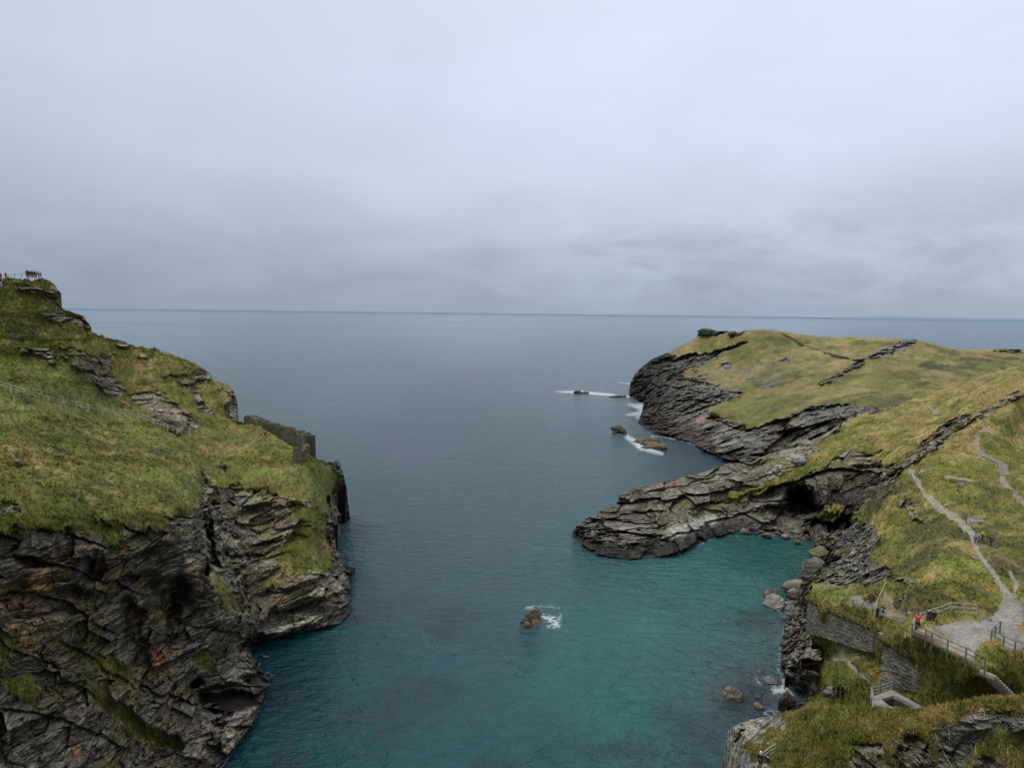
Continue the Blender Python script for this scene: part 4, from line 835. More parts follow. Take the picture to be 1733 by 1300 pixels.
lump_rock('long flat brown rock ringed by surf off the far headland', 1103, 762, [(1088, 751, 7.5, 8, 2.6, 61, .4, -.3), (1103, 756, 9, 8, 2.2, 62, .3, -.4), (1119, 762, 7.5, 6, 2.4, 63, .4, -.2), (1110, 749, 4.5, 4, 2.8, 64, .4, .3), (1096, 760, 6, 4, 1.2, 65, .2, -.4)], (.125, .09, .045))
lump_rock('dark hump-backed sea rock just above the flat brown one', 1050, 736, [(1046, 733, 5.5, 4.5, 3.2, 66, .7, 0), (1056, 735, 4.5, 4, 2.6, 67, .5, .3), (1040, 735, 3, 3, 1.4, 68, .2, 0)], (.05, .045, .038))
lump_rock('low dark rock in the white surf furthest out beyond the headland', 985, 667, [(981, 667, 9, 6, 3.0, 69, .6, 0), (991, 667, 7, 5, 2.0, 70, .3, 0)], (.04, .037, .034))

srock('thin dark reef running out from the foot of the far headland', 1050, 673, 30, 5, .35, 23, tone=-.15, warm=.3, sink=.45)
srock('tan rounded rock in the water near the lower right shore', 1249, 1188, 32, 24, .9, 26, tone=.1, tint=(.17, .15, .10), warm=.3)
srock('flat grey slab awash among foam at the lower right shore', 1312, 1162, 38, 16, .9, 27, tone=-.02, sink=.45, tint=(.10, .10, .095))
srock('small dark rock tip left of the flat grey slab', 1286, 1142, 14, 8, .8, 28, tone=-.1, sink=.45)
srock('tiny dark rock tip to the right of the tan rounded rock', 1284, 1184, 13, 7, .8, 29, tone=-.2, sink=.5)
srock('small brown rock just above the pale ledge of the near ridge', 1288, 1204, 16, 12, .8, 30, warm=.3, tint=(.12, .11, .08))
srock('dark tilted slab rock rising beside the foam at the lower right shore', 1334, 1202, 28, 32, .6, 31, tone=-.3, name='shore_rock', z=.3)
srock('pale rounded boulder lying furthest out in the water on the right shore', 1317, 1034, 31, 25, .8, 32, name='boulder', tint=(.24, .225, .19), sub=5)
srock('dark wedge-shaped boulder directly behind the pale rounded one', 1306, 1013, 26, 13, .6, 33, name='boulder', tone=-.2)
srock('dark flat boulder topmost of the boulder pile by the grassy wall', 1352, 999, 38, 14, .6, 34, name='boulder', tone=-.2, z=1)
srock('grey capped boulder in the middle of the pile below the grassy wall', 1347, 1014, 32, 20, .8, 35, name='boulder', tone=.08, z=.8, sub=5)
srock('small flat boulder between the pale rounded one and the wall', 1338, 1026, 22, 9, .7, 36, name='boulder', tone=.0, z=.3)
GRP = 'jumbled boulders along the foot of the right shore'
k = 0
for (x, y, w_, h_, s_, tn) in [(1342, 1036, 22, 12, 41, 0), (1358, 1040, 22, 16, 42, .1), (1346, 1048, 20, 11, 43, -.1), (1352, 1060, 24, 13, 44, .05), (1340, 1062, 16, 11, 45, -.1), (1345, 1076, 22, 14, 46, 0), (1334, 1084, 20, 12, 47, -.15), (1360, 1078, 18, 14, 48, .08), (1336, 1098, 20, 14, 49, -.05), (1364, 1058, 14, 12, 50, .12)]:
    srock('grey slate boulder wedged in the jumble between the pale rounded boulder and the dark crag', x, y, w_, h_, .9, s_, name='boulder', tone=tn, z=.8, group=GRP, tint=(.11+tn*.4, .106+tn*.4, .095+tn*.4)); k += 1
for (x, y, w_, h_, z, s_, tn, lab) in [(1380, 984, 40, 32, 2, 51, -.05, 'big square dark boulder with a pale top at the cove edge'), (1390, 962, 34, 20, 3.5, 52, .06, 'broad grey slab boulder above the big square one'), (1390, 942, 28, 16, 4, 53, .05, 'yellow lichened boulder at the head of the row of shore boulders'),
                                     (1404, 1000, 38, 14, 4, 54, .15, 'pale flat boulder tucked against the corner of the grassy wall')]:
    srock(lab, x, y, w_, h_, .8, s_, name='boulder', tone=tn, z=z, sub=5, tint=(.22, .18, .09) if 'yellow' in lab else (.09, .088, .08))
rr_ = np.random.default_rng(5)
for i in range(46):
    t = rr_.uniform(0, 1); sx = np.interp(t, [0, .25, .5, .75, 1], [1372, 1352, 1340, 1336, 1345])+rr_.uniform(-9, 14); sy = np.interp(t, [0, 1], [955, 1092])
    srock('small broken slate stone lying in the rubble along the foot of the right shore', sx, sy, rr_.uniform(6, 13), rr_.uniform(4, 8), .9, 400+i, name='stone', cat='stone', z=rr_.uniform(.3, 2.2), group='broken stones along the foot of the right shore', sub=3, tone=rr_.uniform(-.2, .15), tint=(.10, .096, .086))
B2 = 'stones strewn along the waterline under the sea caves'
for i, (x, y, w_, h_) in enumerate([(1238, 902, 12, 6), (1262, 903, 16, 8), (1285, 902, 14, 7), (1300, 910, 20, 9), (1318, 905, 12, 7), (1332, 912, 18, 8), (1350, 906, 14, 8), (1352, 920, 16, 7), (1368, 912, 12, 6), (1315, 897, 12, 6), (1342, 896, 12, 7), (1362, 898, 12, 6)]):
    srock('small dark stone at the waterline beneath the two sea caves', x, y, w_, h_, .9, 60+i, name='beach_stone', cat='stone', z=.5 if y > 900 else 1.2, group=B2, sub=3, tone=.02)
srock('large brown boulder on the beach left of the big cave', 1281, 898, 24, 15, .8, 77, name='boulder', tint=(.10, .09, .078), z=1)

def lrock(label, x, y, w, h, patch, seed, name='boulder', cat='boulder', group=None, **kw):
    p = surf_s(patch, x, y); d = p[1]; sw = w/F0*d; s = (sw, sw*.8, max(h/F0*d, sw*.35)*1.3)
    return rock(name, cat, label, V(p+np.array([0, 0, s[2]*.12])), s, seed, group, **kw)
lrock('pale grey boulder in the grass left of the wooden stair', 1411, 1176, 30, 18, patchD, 81, tint=(.26, .25, .24))
lrock('small pale boulder at the edge of the grass near the foam', 1381, 1168, 14, 12, patchD, 82, tint=(.25, .24, .21))
lrock('light flat stone on the corner where the two old walls meet', 1494, 1077, 20, 8, patchD, 83, tint=(.28, .27, .25))
lrock('pale stone by the path end next to the red coated person', 1539, 1040, 9, 6, patchD, 84, tint=(.38, .36, .3), sub=3)
lrock('whitish stone at the right end of the curved viewpoint railing', 1661, 1049, 11, 7, patchD, 85, tint=(.36, .33, .28), sub=3)
lrock('tan stone at the edge of the gravel by the path junction', 1674, 1051, 10, 5, patchD, 86, tint=(.33, .29, .23), sub=3)
lrock('grey boulder in the grass above the gravel path', 1626, 824, 14, 8, patchD, 87, tint=(.2, .2, .18), sub=3)
lrock('white upright rock on the promontory crest', 1314, 802, 16, 20, patchD, 88, tint=(.42, .41, .38))
lrock('small white rock lower down the promontory slope', 1277, 824, 10, 9, patchD, 89, tint=(.42, .41, .38), sub=3)
lrock('long grey slab leaning on the promontory crest right of the white rock', 1358, 782, 26, 14, patchD, 90, tint=(.26, .25, .23))
lrock('grey block perched at the right end of the promontory crest', 1362, 752, 18, 10, patchD, 91, tint=(.25, .24, .21))
lrock('flat grey rock capping the seaward end of the far headland', 1196, 566, 26, 7, patchC, 92, tint=(.06, .06, .06))
lrock('dark boulder beside the flat capping rock of the far headland', 1243, 566, 14, 6, patchC, 93, tint=(.05, .05, .05), sub=3)
lrock('squarish grey boulder on the turf tip below the ruined wall', 570, 790, 14, 12, patchL, 94, tint=(.09, .09, .09))
lrock('small dark boulder standing in the open grass of the left slope', 376, 792, 14, 10, patchL, 95, tint=(.06, .06, .06), sub=3)

# ================================================================== WALLS
def wall_solid(name, pts, thick, parent=None, seed=3, courses=.22, colr=(.075, .07, .062), capj=.25, step=.22):
    """pts: [(x, y, zbase, ztop)] plan polyline; coursed dry-stone faces"""
    pts = np.array(pts, float); seg = np.linalg.norm(np.diff(pts[:, :2], axis=0), axis=1); s = np.r_[0, np.cumsum(seg)]
    n = int(s[-1]/step)+2; t = np.linspace(0, s[-1], n); C = np.stack([np.interp(t, s, pts[:, k]) for k in range(4)], -1)
    q = np.stack([t, t*0, t*0], -1); C[:, 3] += capj*fbm(q, 1.6, 3, seed)+capj*.5*np.sign(vnoise(q, 1.1, seed+2))*.6
    T = np.gradient(C[:, :2], axis=0); T /= np.linalg.norm(T, axis=1, keepdims=True)+1e-9; Nn = np.stack([T[:, 1], -T[:, 0]], -1)
    mh = max((C[:, 3]-C[:, 2]).max(), .5); nh = int(mh/step)+2; nt_ = max(3, int(thick/step))
    prof = [(-.5, k/nh) for k in range(nh)]+[(-.5+k/nt_, 1.) for k in range(nt_)]+[(.5, 1-k/nh) for k in range(nh+1)]
    G = np.zeros((n, len(prof), 3))
    for j, (a, b) in enumerate(prof):
        G[:, j, :2] = C[:, :2]+Nn*thick*a; G[:, j, 2] = C[:, 2]+(C[:, 3]-C[:, 2])*b
    along = np.repeat(t[:, None], len(prof), 1)
    w = np.stack([along/.55, G[..., 2]*0+np.array([p[0] for p in prof])[None]*3, G[..., 2]/courses], -1)
    F1, F2, I = worley(w, seed)
    side = np.array([p[0] for p in prof])[None, :]
    G[..., :2] += Nn[:, None, :]*(np.sign(side)*(((I-.5)*.16-np.exp(-(F2-F1)*8)*.07))*(np.abs(side) > .49))[..., None]
    G[..., 2] += (np.abs(side) < .49)*(I-.5)*.15
    col = np.array(colr)*(.75+.6*I[..., None])*(1-.5*np.exp(-(F2-F1)*8)[..., None])*(1+.5*fbm(G, 2.5, 4, seed, .6)[..., None]); ms = smooth01(.15, .6, fbm(G, 2, 4, seed+31, .6))[..., None]; col = lerp(col, C_(.06, .075, .02), ms*.7)
    a, b = G.shape[:2]; Ix = np.arange(a*b).reshape(a, b); qd = np.stack([Ix[:-1, :-1], Ix[1:, :-1], Ix[1:, 1:], Ix[:-1, 1:]], -1).reshape(-1, 4)
    # close the ends
    v = G.reshape(-1, 3); tris = []
    for row in (Ix[0], Ix[-1]):
        for j in range(1, len(row)-1): tris.append((row[0], row[j], row[j+1]))
    me = mesh_np(name, v, quads=qd, tris=np.array(tris), col=col.reshape(-1, 3), mat=M_WALL, smooth=False)
    return link(name, me, parent)
def turf_cap(name, pts, width, patch_col=(.10, .12, .025), parent=None, blades=4000, h=.3, seed=5, over=.0):
    pts = np.array(pts, float); seg = np.linalg.norm(np.diff(pts, axis=0), axis=1); s = np.r_[0, np.cumsum(seg)]
    r = np.random.default_rng(seed); vs = []; cs = []
    for k in range(blades):
        t = r.uniform(0, s[-1]); c = np.array([np.interp(t, s, pts[:, j]) for j in range(3)]); c[:2] += r.uniform(-.5, .5, 2)*width
        th = r.uniform(0, 6.28); w = h*r.uniform(.15, .4); ln = r.uniform(.1, .8)*h
        d = np.array([math.cos(th), math.sin(th), 0]); e = np.array([-d[1], d[0], 0]); hh = h*r.uniform(.3, 1)
        vs += [c+d*w, c-d*w, c+e*ln+np.array([0, 0, hh])]; cc = lerp(np.array(patch_col), TAN, r.uniform(0, .7))*r.uniform(.6, 1.3); cs += [cc*.6, cc*.6, cc*1.2]
    me = mesh_np(name, np.array(vs), tris=np.arange(len(vs)).reshape(-1, 3), col=np.array(cs), mat=M_TUFT, smooth=False); return link(name, me, parent)
def pz(x, y, d): return at_d(x, y, d)
def wall_thing(name, label, cat): o = empty(name); return tag(o, label, cat)
# ruined curtain wall on the left headland
rw = wall_thing('ruined_wall', 'ruined medieval stone wall with grassy top at the edge of the left headland', 'wall')
a0, a1, b0, b1, c0, c1 = pz(420, 724, 188), pz(421, 704, 188), pz(526, 788, 157), pz(525, 739, 157), pz(500, 790, 150), pz(501, 763, 150)
mids = [pz(455, 717, 177), pz(490, 727, 167)]
wall_solid('wall_face', [(a0[0], a0[1], a0[2]-2, a1[2]), (mids[0][0], mids[0][1], mids[0][2]-6, mids[0][2]), (mids[1][0], mids[1][1], mids[1][2]-7, mids[1][2]), (b0[0], b0[1], b0[2]-2, b1[2])], 2.3, rw, colr=(.085, .078, .062), capj=.5)
wall_solid('return_wall', [(b0[0]-.3, b0[1]-.8, b0[2]-2, b1[2]-1.2), ((b0[0]+c0[0])/2, (b0[1]+c0[1])/2, c0[2]-2, (b1[2]+c1[2])/2-1.0), (c0[0], c0[1], c0[2]-2, c1[2])], 1.0, rw, 5, colr=(.15, .13, .10), capj=.8)
turf_cap('turf_cap', [a1, mids[0], mids[1], b1-np.array([0, 0, .4])], 2.0, (.15, .14, .04), rw, 4200, .35)
def relief_wall(name, label, top, bot, colr, thick=1.0, seed=4, tilt=0, grass=True, jt=.12):
    """wall face standing between top and bottom lines (photo x, y, distance)"""
    root = wall_thing(name, label, 'wall')
    pts = []
    for (tx, ty, td), (bx, by, bd) in zip(top, bot):
        T_, B_ = pz(tx, ty, td), pz(bx, by, td); pts.append((B_[0], B_[1], B_[2]-1.5, T_[2]))
    wall_solid('wall_face', pts, thick, root, seed, courses=.16, colr=colr, capj=jt, step=.13)
    if grass: turf_cap('turf_cap', [pz(*t)+np.array([0, .2, 0]) for t in top], thick*1.1, (.12, .12, .03), root, 2600, .4, seed)
    return root
relief_wall('retaining_wall', 'dark old retaining wall under the mossy terrace above the boulders', [(1371, 1016, 93.4), (1397, 1031, 89), (1430, 1045, 84.3), (1460, 1058, 80.3), (1484, 1070, 77.3)], [(1371, 1056, 1), (1397, 1060, 1), (1430, 1070, 1), (1460, 1080, 1), (1484, 1084, 1)], (.15, .138, .112), seed=6)
relief_wall('retaining_wall', 'tall triangular slate wall above the wooden stair and concrete pit', [(1497, 1088, 73.4), (1512, 1092, 72), (1530, 1104, 71), (1548, 1117, 70), (1556, 1128, 69.3), (1574, 1142, 68.6)], [(1497, 1152, 1), (1512, 1154, 1), (1530, 1153, 1), (1548, 1150, 1), (1556, 1149, 1), (1574, 1149, 1)], (.17, .158, .13), seed=8)
relief_wall('parapet_wall', 'low mortared wall with a pale top beside the gravel viewpoint', [(1659, 1091, 67.2), (1680, 1098, 66), (1712, 1110, 64)], [(1659, 1098, 1), (1680, 1108, 1), (1712, 1120, 1)], (.27, .25, .21), .45, 9, grass=False, jt=.02)
# dry-stone field wall across the far headland
fw = wall_thing('field_wall', 'low dry-stone wall climbing across the far headland', 'wall')
fp = [surf_s(patchC, x, y) for (x, y) in [(1328, 566), (1342, 574), (1362, 586), (1395, 598), (1436, 607)]]
wall_solid('wall_face', [(p[0], p[1], p[2]-1, p[2]+.55) for p in fp], .6, fw, 7, colr=(.085, .08, .07), step=.8, capj=.15)

# ================================================================== FENCES
def resample(P3, step):
    P3 = np.array(P3); s = np.r_[0, np.cumsum(np.linalg.norm(np.diff(P3, axis=0), axis=1))]; n = max(1, int(round(s[-1]/step)))
    t = np.linspace(0, s[-1], n+1); return np.stack([np.interp(t, s, P3[:, k]) for k in range(3)], -1)
def fence(label, P3, h=1.15, step=2.2, rails=(.98, .55), pr=.07, rr=.04, mat=None, name='fence', keep=False, lift=.0, cat='fence', railname='rail', flat=1.0):
    mat = mat or M_WOOD; pts = np.array(P3) if keep else resample(P3, step); root = empty(name, V(pts[0])); tag(root, label, cat); o = pts[0]
    pts = pts+np.array([0, 0, lift])
    proto = MB(); proto.box((0, 0, h/2-.3), (pr*1.6, pr*1.6, h+.6)); pm = None
    for p in pts:
        if pm is None: ob = proto.build('post', mat, root); pm = ob.data
        else: ob = link('post', pm, root)
        ob.location = V(p-o)
    for f in rails:
        m = MB()
        for a, b in zip(pts[:-1], pts[1:]): m.bar(V(a-o+[0, 0, h*f]), V(b-o+[0, 0, h*f]), rr, n=4, flat=flat)
        m.build(railname, mat, root)
    return root
def g(patch, *xy): return [surf_s(patch, x, y) for x, y in xy]
fence('long wooden post-and-rail fence running down across the left grassy slope', g(patchL, (-30, 646), (0, 659), (45, 674), (85, 686), (125, 693), (160, 699), (192, 703), (216, 707), (240, 713), (262, 722), (284, 731), (305, 735), (334, 739)), step=4.3, h=1.5, pr=.15, rr=.055, lift=.1)
fence('faint wire fence continuing the slope fence to the ruined wall', g(patchL, (338, 741), (370, 742), (410, 744), (452, 748)), step=2.0, h=1.0, pr=.035, rr=.012, mat=M_WIRE, name='wire_fence', railname='wire')
topd = 168.
fence('railing along the summit edge of the left headland', [pz(14, 472, topd), pz(24, 470.5, topd), pz(34, 470, topd), pz(70, 469.5, topd)], step=1.5, h=1.05, pr=.05, rr=.035, mat=M_WOODD, name='summit_railing', cat='railing')
fence('sloping handrail climbing to the summit at the far left edge', [pz(-12, 500, 160), pz(0, 489, 162), pz(12, 475, 166)], step=1.2, h=1.1, pr=.05, rr=.05, mat=M_WOOD, name='stair_railing', cat='railing')
zt = surf_s(patchD, 1488, 1058)
fence('pale timber fence enclosing the old gate terrace', [pz(1528, 1064, 75), pz(1519, 1061, 75.5), pz(1497, 1051, 78), pz(1479, 1043.5, 79.5), pz(1489, 1022, 83), pz(1497, 1004, 86.5), pz(1508, 1004, 86.2), pz(1520, 1007, 85.5)], keep=True, h=1.25, pr=.06, rr=.055, rails=(.98, .5))
fence('timber fence along the front edge of the gravel viewpoint', [at_z(x, y, 24.) for x, y in [(1543, 1077), (1566, 1086), (1576, 1092), (1603, 1105), (1634, 1119), (1666, 1136)]], keep=True, h=1.2, pr=.065, rr=.045, mat=M_WOODD, rails=(.98, .6, .2))
fence('curved timber fence behind the viewpoint where two people stand', [at_z(x, y, 24.) for x, y in [(1543, 1077), (1549, 1064), (1566, 1059), (1593, 1049), (1608, 1043), (1630, 1044), (1652, 1047)]], keep=True, h=1.45, pr=.06, rr=.05, rails=(.98, .66, .33))
fence('short timber fence around the steps at the right edge of the viewpoint', [at_z(x, y, 24.2) for x, y in [(1717, 1106), (1698, 1096), (1677, 1086), (1684, 1078), (1692, 1070)]], keep=True, h=1.1, pr=.065, rr=.04, mat=M_WOODD)
fence('handrail beside the lower path going down to the concrete pit', [pz(1452, 1147, 77), pz(1473, 1159, 74), pz(1490, 1168, 71)], keep=True, h=1.1, pr=.06, rr=.04, mat=M_WOODD, name='handrail', cat='railing')
fence('greyed timber railing around the concrete pit', [pz(1478, 1200, 69.3), pz(1474, 1182, 70.6), pz(1492, 1178, 71.0), pz(1509, 1172, 71.4), pz(1519, 1171, 71.8)], keep=True, h=1.15, pr=.06, rr=.045, rails=(.98, .66, .34), name='pit_railing', cat='railing')
fence('short wooden railing beside the lowest person at the bottom edge', [pz(1288, 1297, 57), pz(1300, 1287, 58), pz(1311, 1280, 58.5)], keep=True, h=1.1, pr=.05, rr=.045, rails=(.98, .66, .34), name='railing', cat='railing')
fence('thin wire fence dividing the moss slope below the upper wall', [pz(1440, 1117, 80), pz(1452, 1113, 79.5), pz(1466, 1109, 79)], keep=True, h=.5, pr=.02, rr=.015, mat=M_CONC, name='wire_fence', rails=(.9,), railname='wire')
hp = surf_s(patchD, 1531, 1025)
mb = MB(); mb.bar((0, 0, -.3), (.05, 0, 1.15), .045); mb.bar((0, 0, .9), (.0, 0, 1.2), .07)
o = mb.build('marker_post', M_WOOD); o.location = V(hp); tag(o, 'short pale post standing in the grass by the seated figure', 'post')

# ================================================================== CONCRETE PIT
def quadring(name, outer, inner, z, thick, mat, parent):
    o = [at_z(x, y, z) for x, y in outer]; i = [at_z(x, y, z) for x, y in inner]; n = len(o); v = o+i; f = []
    for k in range(n): j = (k+1) % n; f.append((k, j, n+j, n+k))
    v2 = [p-np.array([0, 0, thick]) for p in v]; b = len(v)
    fo = [(k, (k+1) % n, b+(k+1) % n, b+k) for k in range(n)]; fi = [(n+k, n+(k+1) % n, b+n+(k+1) % n, b+n+k) for k in range(n)]
    me = bpy.data.meshes.new(name); me.from_pydata([tuple(p) for p in v+v2], [], f+fo+fi); me.materials.append(mat); return link(name, me, parent)
pit = tag(empty('concrete_pit'), 'pale concrete frame around a dark pit opening below the slate wall', 'pit')
quadring('rim', [(1476, 1204), (1476, 1180), (1509, 1168), (1528, 1178), (1568, 1201), (1552, 1210)], [(1506, 1196), (1491, 1184), (1513, 1178), (1526, 1184), (1549, 1196), (1530, 1202)], 17.0, .35, M_CONC, pit)
M_DARK = mat_plain('shaded_pit_concrete', (.05, .05, .048), rough=.9)  # pit lining near black, the shade inside put into its colour
quadring('shaft', [(1505.6, 1196.4), (1490.4, 1184), (1513, 1177.4), (1526.6, 1183.4), (1550, 1196), (1530, 1202.6)], [(1506, 1196), (1491, 1184), (1513, 1178), (1526, 1184), (1549, 1196), (1530, 1202)], 16.98, 3.0, M_DARK, pit)
fl = [at_z(x, y, 15.6) for x, y in [(1495, 1210), (1482, 1192), (1505, 1186), (1520, 1190), (1545, 1206), (1530, 1214)]]
me = bpy.data.meshes.new('floor'); me.from_pydata([tuple(p) for p in fl], [], [tuple(range(6))]); me.materials.append(M_DARK); link('floor', me, pit)

# ================================================================== STEPS
def stairs(label, a, b, n, width, mat, rise=.16):
    root = tag(empty('stone_steps', V(a)), label, 'steps'); a = np.array(a); b = np.array(b); d = b-a; t2 = d[:2]/np.linalg.norm(d[:2]); rz = math.atan2(t2[1], t2[0]); L_ = np.linalg.norm(d[:2])/n
    for i in range(n):
        c = (i+.5)/n*d; m = MB(); m.box((0, 0, 0), (L_*1.02, width, .3)); o = m.build('step', mat, root); o.location = V(c); o.rotation_euler = (0, 0, rz)
    return root
M_STEP = mat_plain('worn_stone', (.27, .24, .19), rough=.9, scale=2.)
stairs('stone steps going down from the viewpoint at the right edge', at_z(1670, 1141, 23.8), at_z(1716, 1186, 20.2), 12, 1.3, M_STEP)
ps = [surf_s(patchD, *q) for q in [(1662, 772), (1694, 786), (1698, 806)]]
stairs('worn stone steps on the upper hillside path, upper flight', ps[0]+[0, 0, .1], ps[1]+[0, 0, .1], 8, 1.6, M_STEP)
stairs('worn stone steps on the upper hillside path, lower flight', ps[1]+[0, 0, .1], ps[2]+[0, 0, .1], 7, 2.0, M_STEP)

# ================================================================== BENCH AND WINCH
bp0 = surf_s(patchD, 1652, 886); bn = tag(empty('bench', V(bp0), math.radians(-14)), 'weathered wooden bench beside the gravel path above the walkers', 'bench')
for nm, boxes in (('seat', [((0, y, .45), (2.0, .12, .05)) for y in (-.18, -.03, .12)]), ('backrest', [((0, .24, z), (2.0, .05, .12)) for z in (.62, .78, .93)])):
    m = MB(); [m.box(c, s) for c, s in boxes]; m.build(nm, M_WOOD, bn)
for sx in (-.85, .85):
    for sy, hh in ((-.2, .45), (.24, .98)): m = MB(); m.box((sx, sy, hh/2-.05), (.09, .09, hh)); m.build('leg', M_WOOD, bn)
wp = surf_s(patchD, 1475, 1020); wn = tag(empty('winch', V(wp+np.array([0, 0, .1])), .3), 'rusty old iron winch with a spoked wheel on the mossy terrace', 'winch')
m = MB(); nn = 28
for i in range(nn):
    a, b = 2*math.pi*i/nn, 2*math.pi*(i+1)/nn; m.bar((.62*math.cos(a), -.25, .6+.62*math.sin(a)), (.62*math.cos(b), -.25, .6+.62*math.sin(b)), .07)
for i in range(6):
    a = math.pi*i/3; m.bar((0, -.25, .6), (.6*math.cos(a), -.25, .6+.6*math.sin(a)), .04)
m.build('wheel', M_RUST, wn); m = MB(); m.bar((0, -.3, .6), (0, .5, .6), .2, n=12); m.build('drum', M_RUST, wn)
m = MB(); [m.bar((sx, y, -.1), (0, y, .65), .06) for sx in (-.5, .5) for y in (-.1, .5)]; m.bar((-.5, -.1, 0), (-.5, .5, 0), .06); m.bar((.5, -.1, 0), (.5, .5, 0), .06); m.build('stand', M_RUST, wn)

# ================================================================== NETTING on the near ridge face
def netting():
    poly = [(1582, 1238), (1615, 1222), (1640, 1208), (1668, 1203), (1700, 1203), (1735, 1210), (1760, 1215), (1760, 1325), (1625, 1325)]
    m = MB(); st = 3.6
    off = lambda x, y: surf_s2(x, y)
    Xs, Ys, Ps = patchF.X, patchF.Y, patchF.P2
    gx, gy = np.arange(1575, 1765, st/2), np.arange(1198, 1330, st/2); GX, GY = np.meshgrid(gx, gy, indexing='ij')
    dg = np.zeros(GX.shape)
    for i in range(GX.shape[0]):
        m_ = (np.abs(Xs-gx[i]) < 3); xs, ys, ds = Xs[m_], Ys[m_], Ps[m_][:, 1]
        for j in range(GX.shape[1]):
            k = np.argmin(np.abs(ys-gy[j])+np.abs(xs-gx[i])); dg[i, j] = ds[k]
    dg = np.minimum(dg, blur(dg, 6)); dg = blur(dg, 4)-.12
    P = CAM+ray(GX, GY)*dg[..., None]; ins = inpoly(poly, GX, GY)
    for i in range(0, GX.shape[0]-1):
        for j in range(0, GX.shape[1]-1):
            if not ins[i, j]: continue
            if (i+j) % 4 == 0 and ins[i+1, j+1]: m.bar(P[i, j], P[i+1, j+1], .0042, n=3)
            if (i-j) % 4 == 0 and i > 0 and ins[i-1, j+1]: m.bar(P[i, j], P[i-1, j+1], .0042, n=3)
    root = tag(empty('safety_netting'), 'galvanised wire rockfall netting hung over the near ridge face in the corner', 'netting')
    m.build('wire_mesh', M_WIRE, root)
    for pts in ([(1582, 1238), (1596, 1270), (1612, 1300), (1625, 1325)], [(1606, 1230), (1608, 1262)], [(1668, 1205), (1664, 1245)]):
        pp = []
        for x, y in pts: i = int((x-1575)/(st/2)); j = int((y-1198)/(st/2)); pp.append(P[min(i, P.shape[0]-1), min(j, P.shape[1]-1)])
        c = MB()
        for a, b in zip(pp[:-1], pp[1:]): c.bar(a, b, .018, n=5)
        c.build('cable', M_WIRE, root)
netting()

# ================================================================== PEOPLE
def skin_mesh(name, verts, edges, sub=1, root=0):
    me = bpy.data.meshes.new(name); me.from_pydata([v[:3] for v in verts], edges, []); o = bpy.data.objects.new(name, me); COL.objects.link(o)
    md = o.modifiers.new('s', 'SKIN'); md.use_smooth_shade = True
    sv = me.skin_vertices[0].data
    for i, v in enumerate(verts): sv[i].radius = v[3:5] if len(v) > 4 else (v[3], v[3]); sv[i].use_root = (i == root)
    ss = o.modifiers.new('u', 'SUBSURF'); ss.levels = sub; ss.render_levels = sub
    dg = bpy.context.evaluated_depsgraph_get(); out = bpy.data.meshes.new_from_object(o.evaluated_get(dg)); out.name = name
    bpy.data.objects.remove(o); return out
def pose(kind):
    """joints for a 1.72 m figure facing -Y: returns dict"""
    J = dict(pel=(0, 0, .93), sp=(0, 0, 1.15), ch=(0, 0, 1.36), nk=(0, 0, 1.49), hd=(0, -.01, 1.58), ht=(0, -.01, 1.68))
    for s, n in ((-1, 'l'), (1, 'r')):
        J['sh'+n] = (s*.18, 0, 1.42); J['el'+n] = (s*.24, .02, 1.14); J['wr'+n] = (s*.24, -.06, .90); J['ha'+n] = (s*.235, -.09, .81)
        J['hip'+n] = (s*.09, 0, .90); J['kn'+n] = (s*.10, -.01, .49); J['an'+n] = (s*.11, .03, .09); J['to'+n] = (s*.12, -.13, .04)
    if kind == 'walk':
        J['knl'] = (-.09, -.16, .52); J['anl'] = (-.09, -.20, .10); J['tol'] = (-.09, -.36, .06); J['knr'] = (.09, .06, .49); J['anr'] = (.09, .28, .15); J['tor'] = (.09, .16, .04)
        J['ell'] = (-.24, .14, 1.17); J['wrl'] = (-.23, .12, .93); J['hal'] = (-.23, .10, .84); J['elr'] = (.24, -.08, 1.16); J['wrr'] = (.22, -.26, .99); J['har'] = (.21, -.33, .94)
    if kind == 'lean':   # forearms resting on a rail in front
        for k in ('sp', 'ch', 'nk', 'hd', 'ht'): x, y, z = J[k]; J[k] = (x, y-(z-.93)*.28, z-.03)
        for s, n in ((-1, 'l'), (1, 'r')): J['sh'+n] = (s*.18, -.14, 1.38); J['el'+n] = (s*.24, -.26, 1.13); J['wr'+n] = (s*.12, -.46, 1.14); J['ha'+n] = (s*.08, -.54, 1.15)
    if kind == 'point':  # both arms raised in front holding a camera
        for s, n in ((-1, 'l'), (1, 'r')): J['el'+n] = (s*.27, -.16, 1.28); J['wr'+n] = (s*.14, -.33, 1.47); J['ha'+n] = (s*.08, -.37, 1.54)
    if kind == 'sit':
        for k in J: x, y, z = J[k]; J[k] = (x, y, z-.80)
        for s, n in ((-1, 'l'), (1, 'r')):
            J['kn'+n] = (s*.14, -.42, .38); J['an'+n] = (s*.14, -.72, .09); J['to'+n] = (s*.15, -.90, .12); J['el'+n] = (s*.24, -.05, .36); J['wr'+n] = (s*.17, -.25, .36); J['ha'+n] = (s*.15, -.34, .38)
    return J
BODY = {}
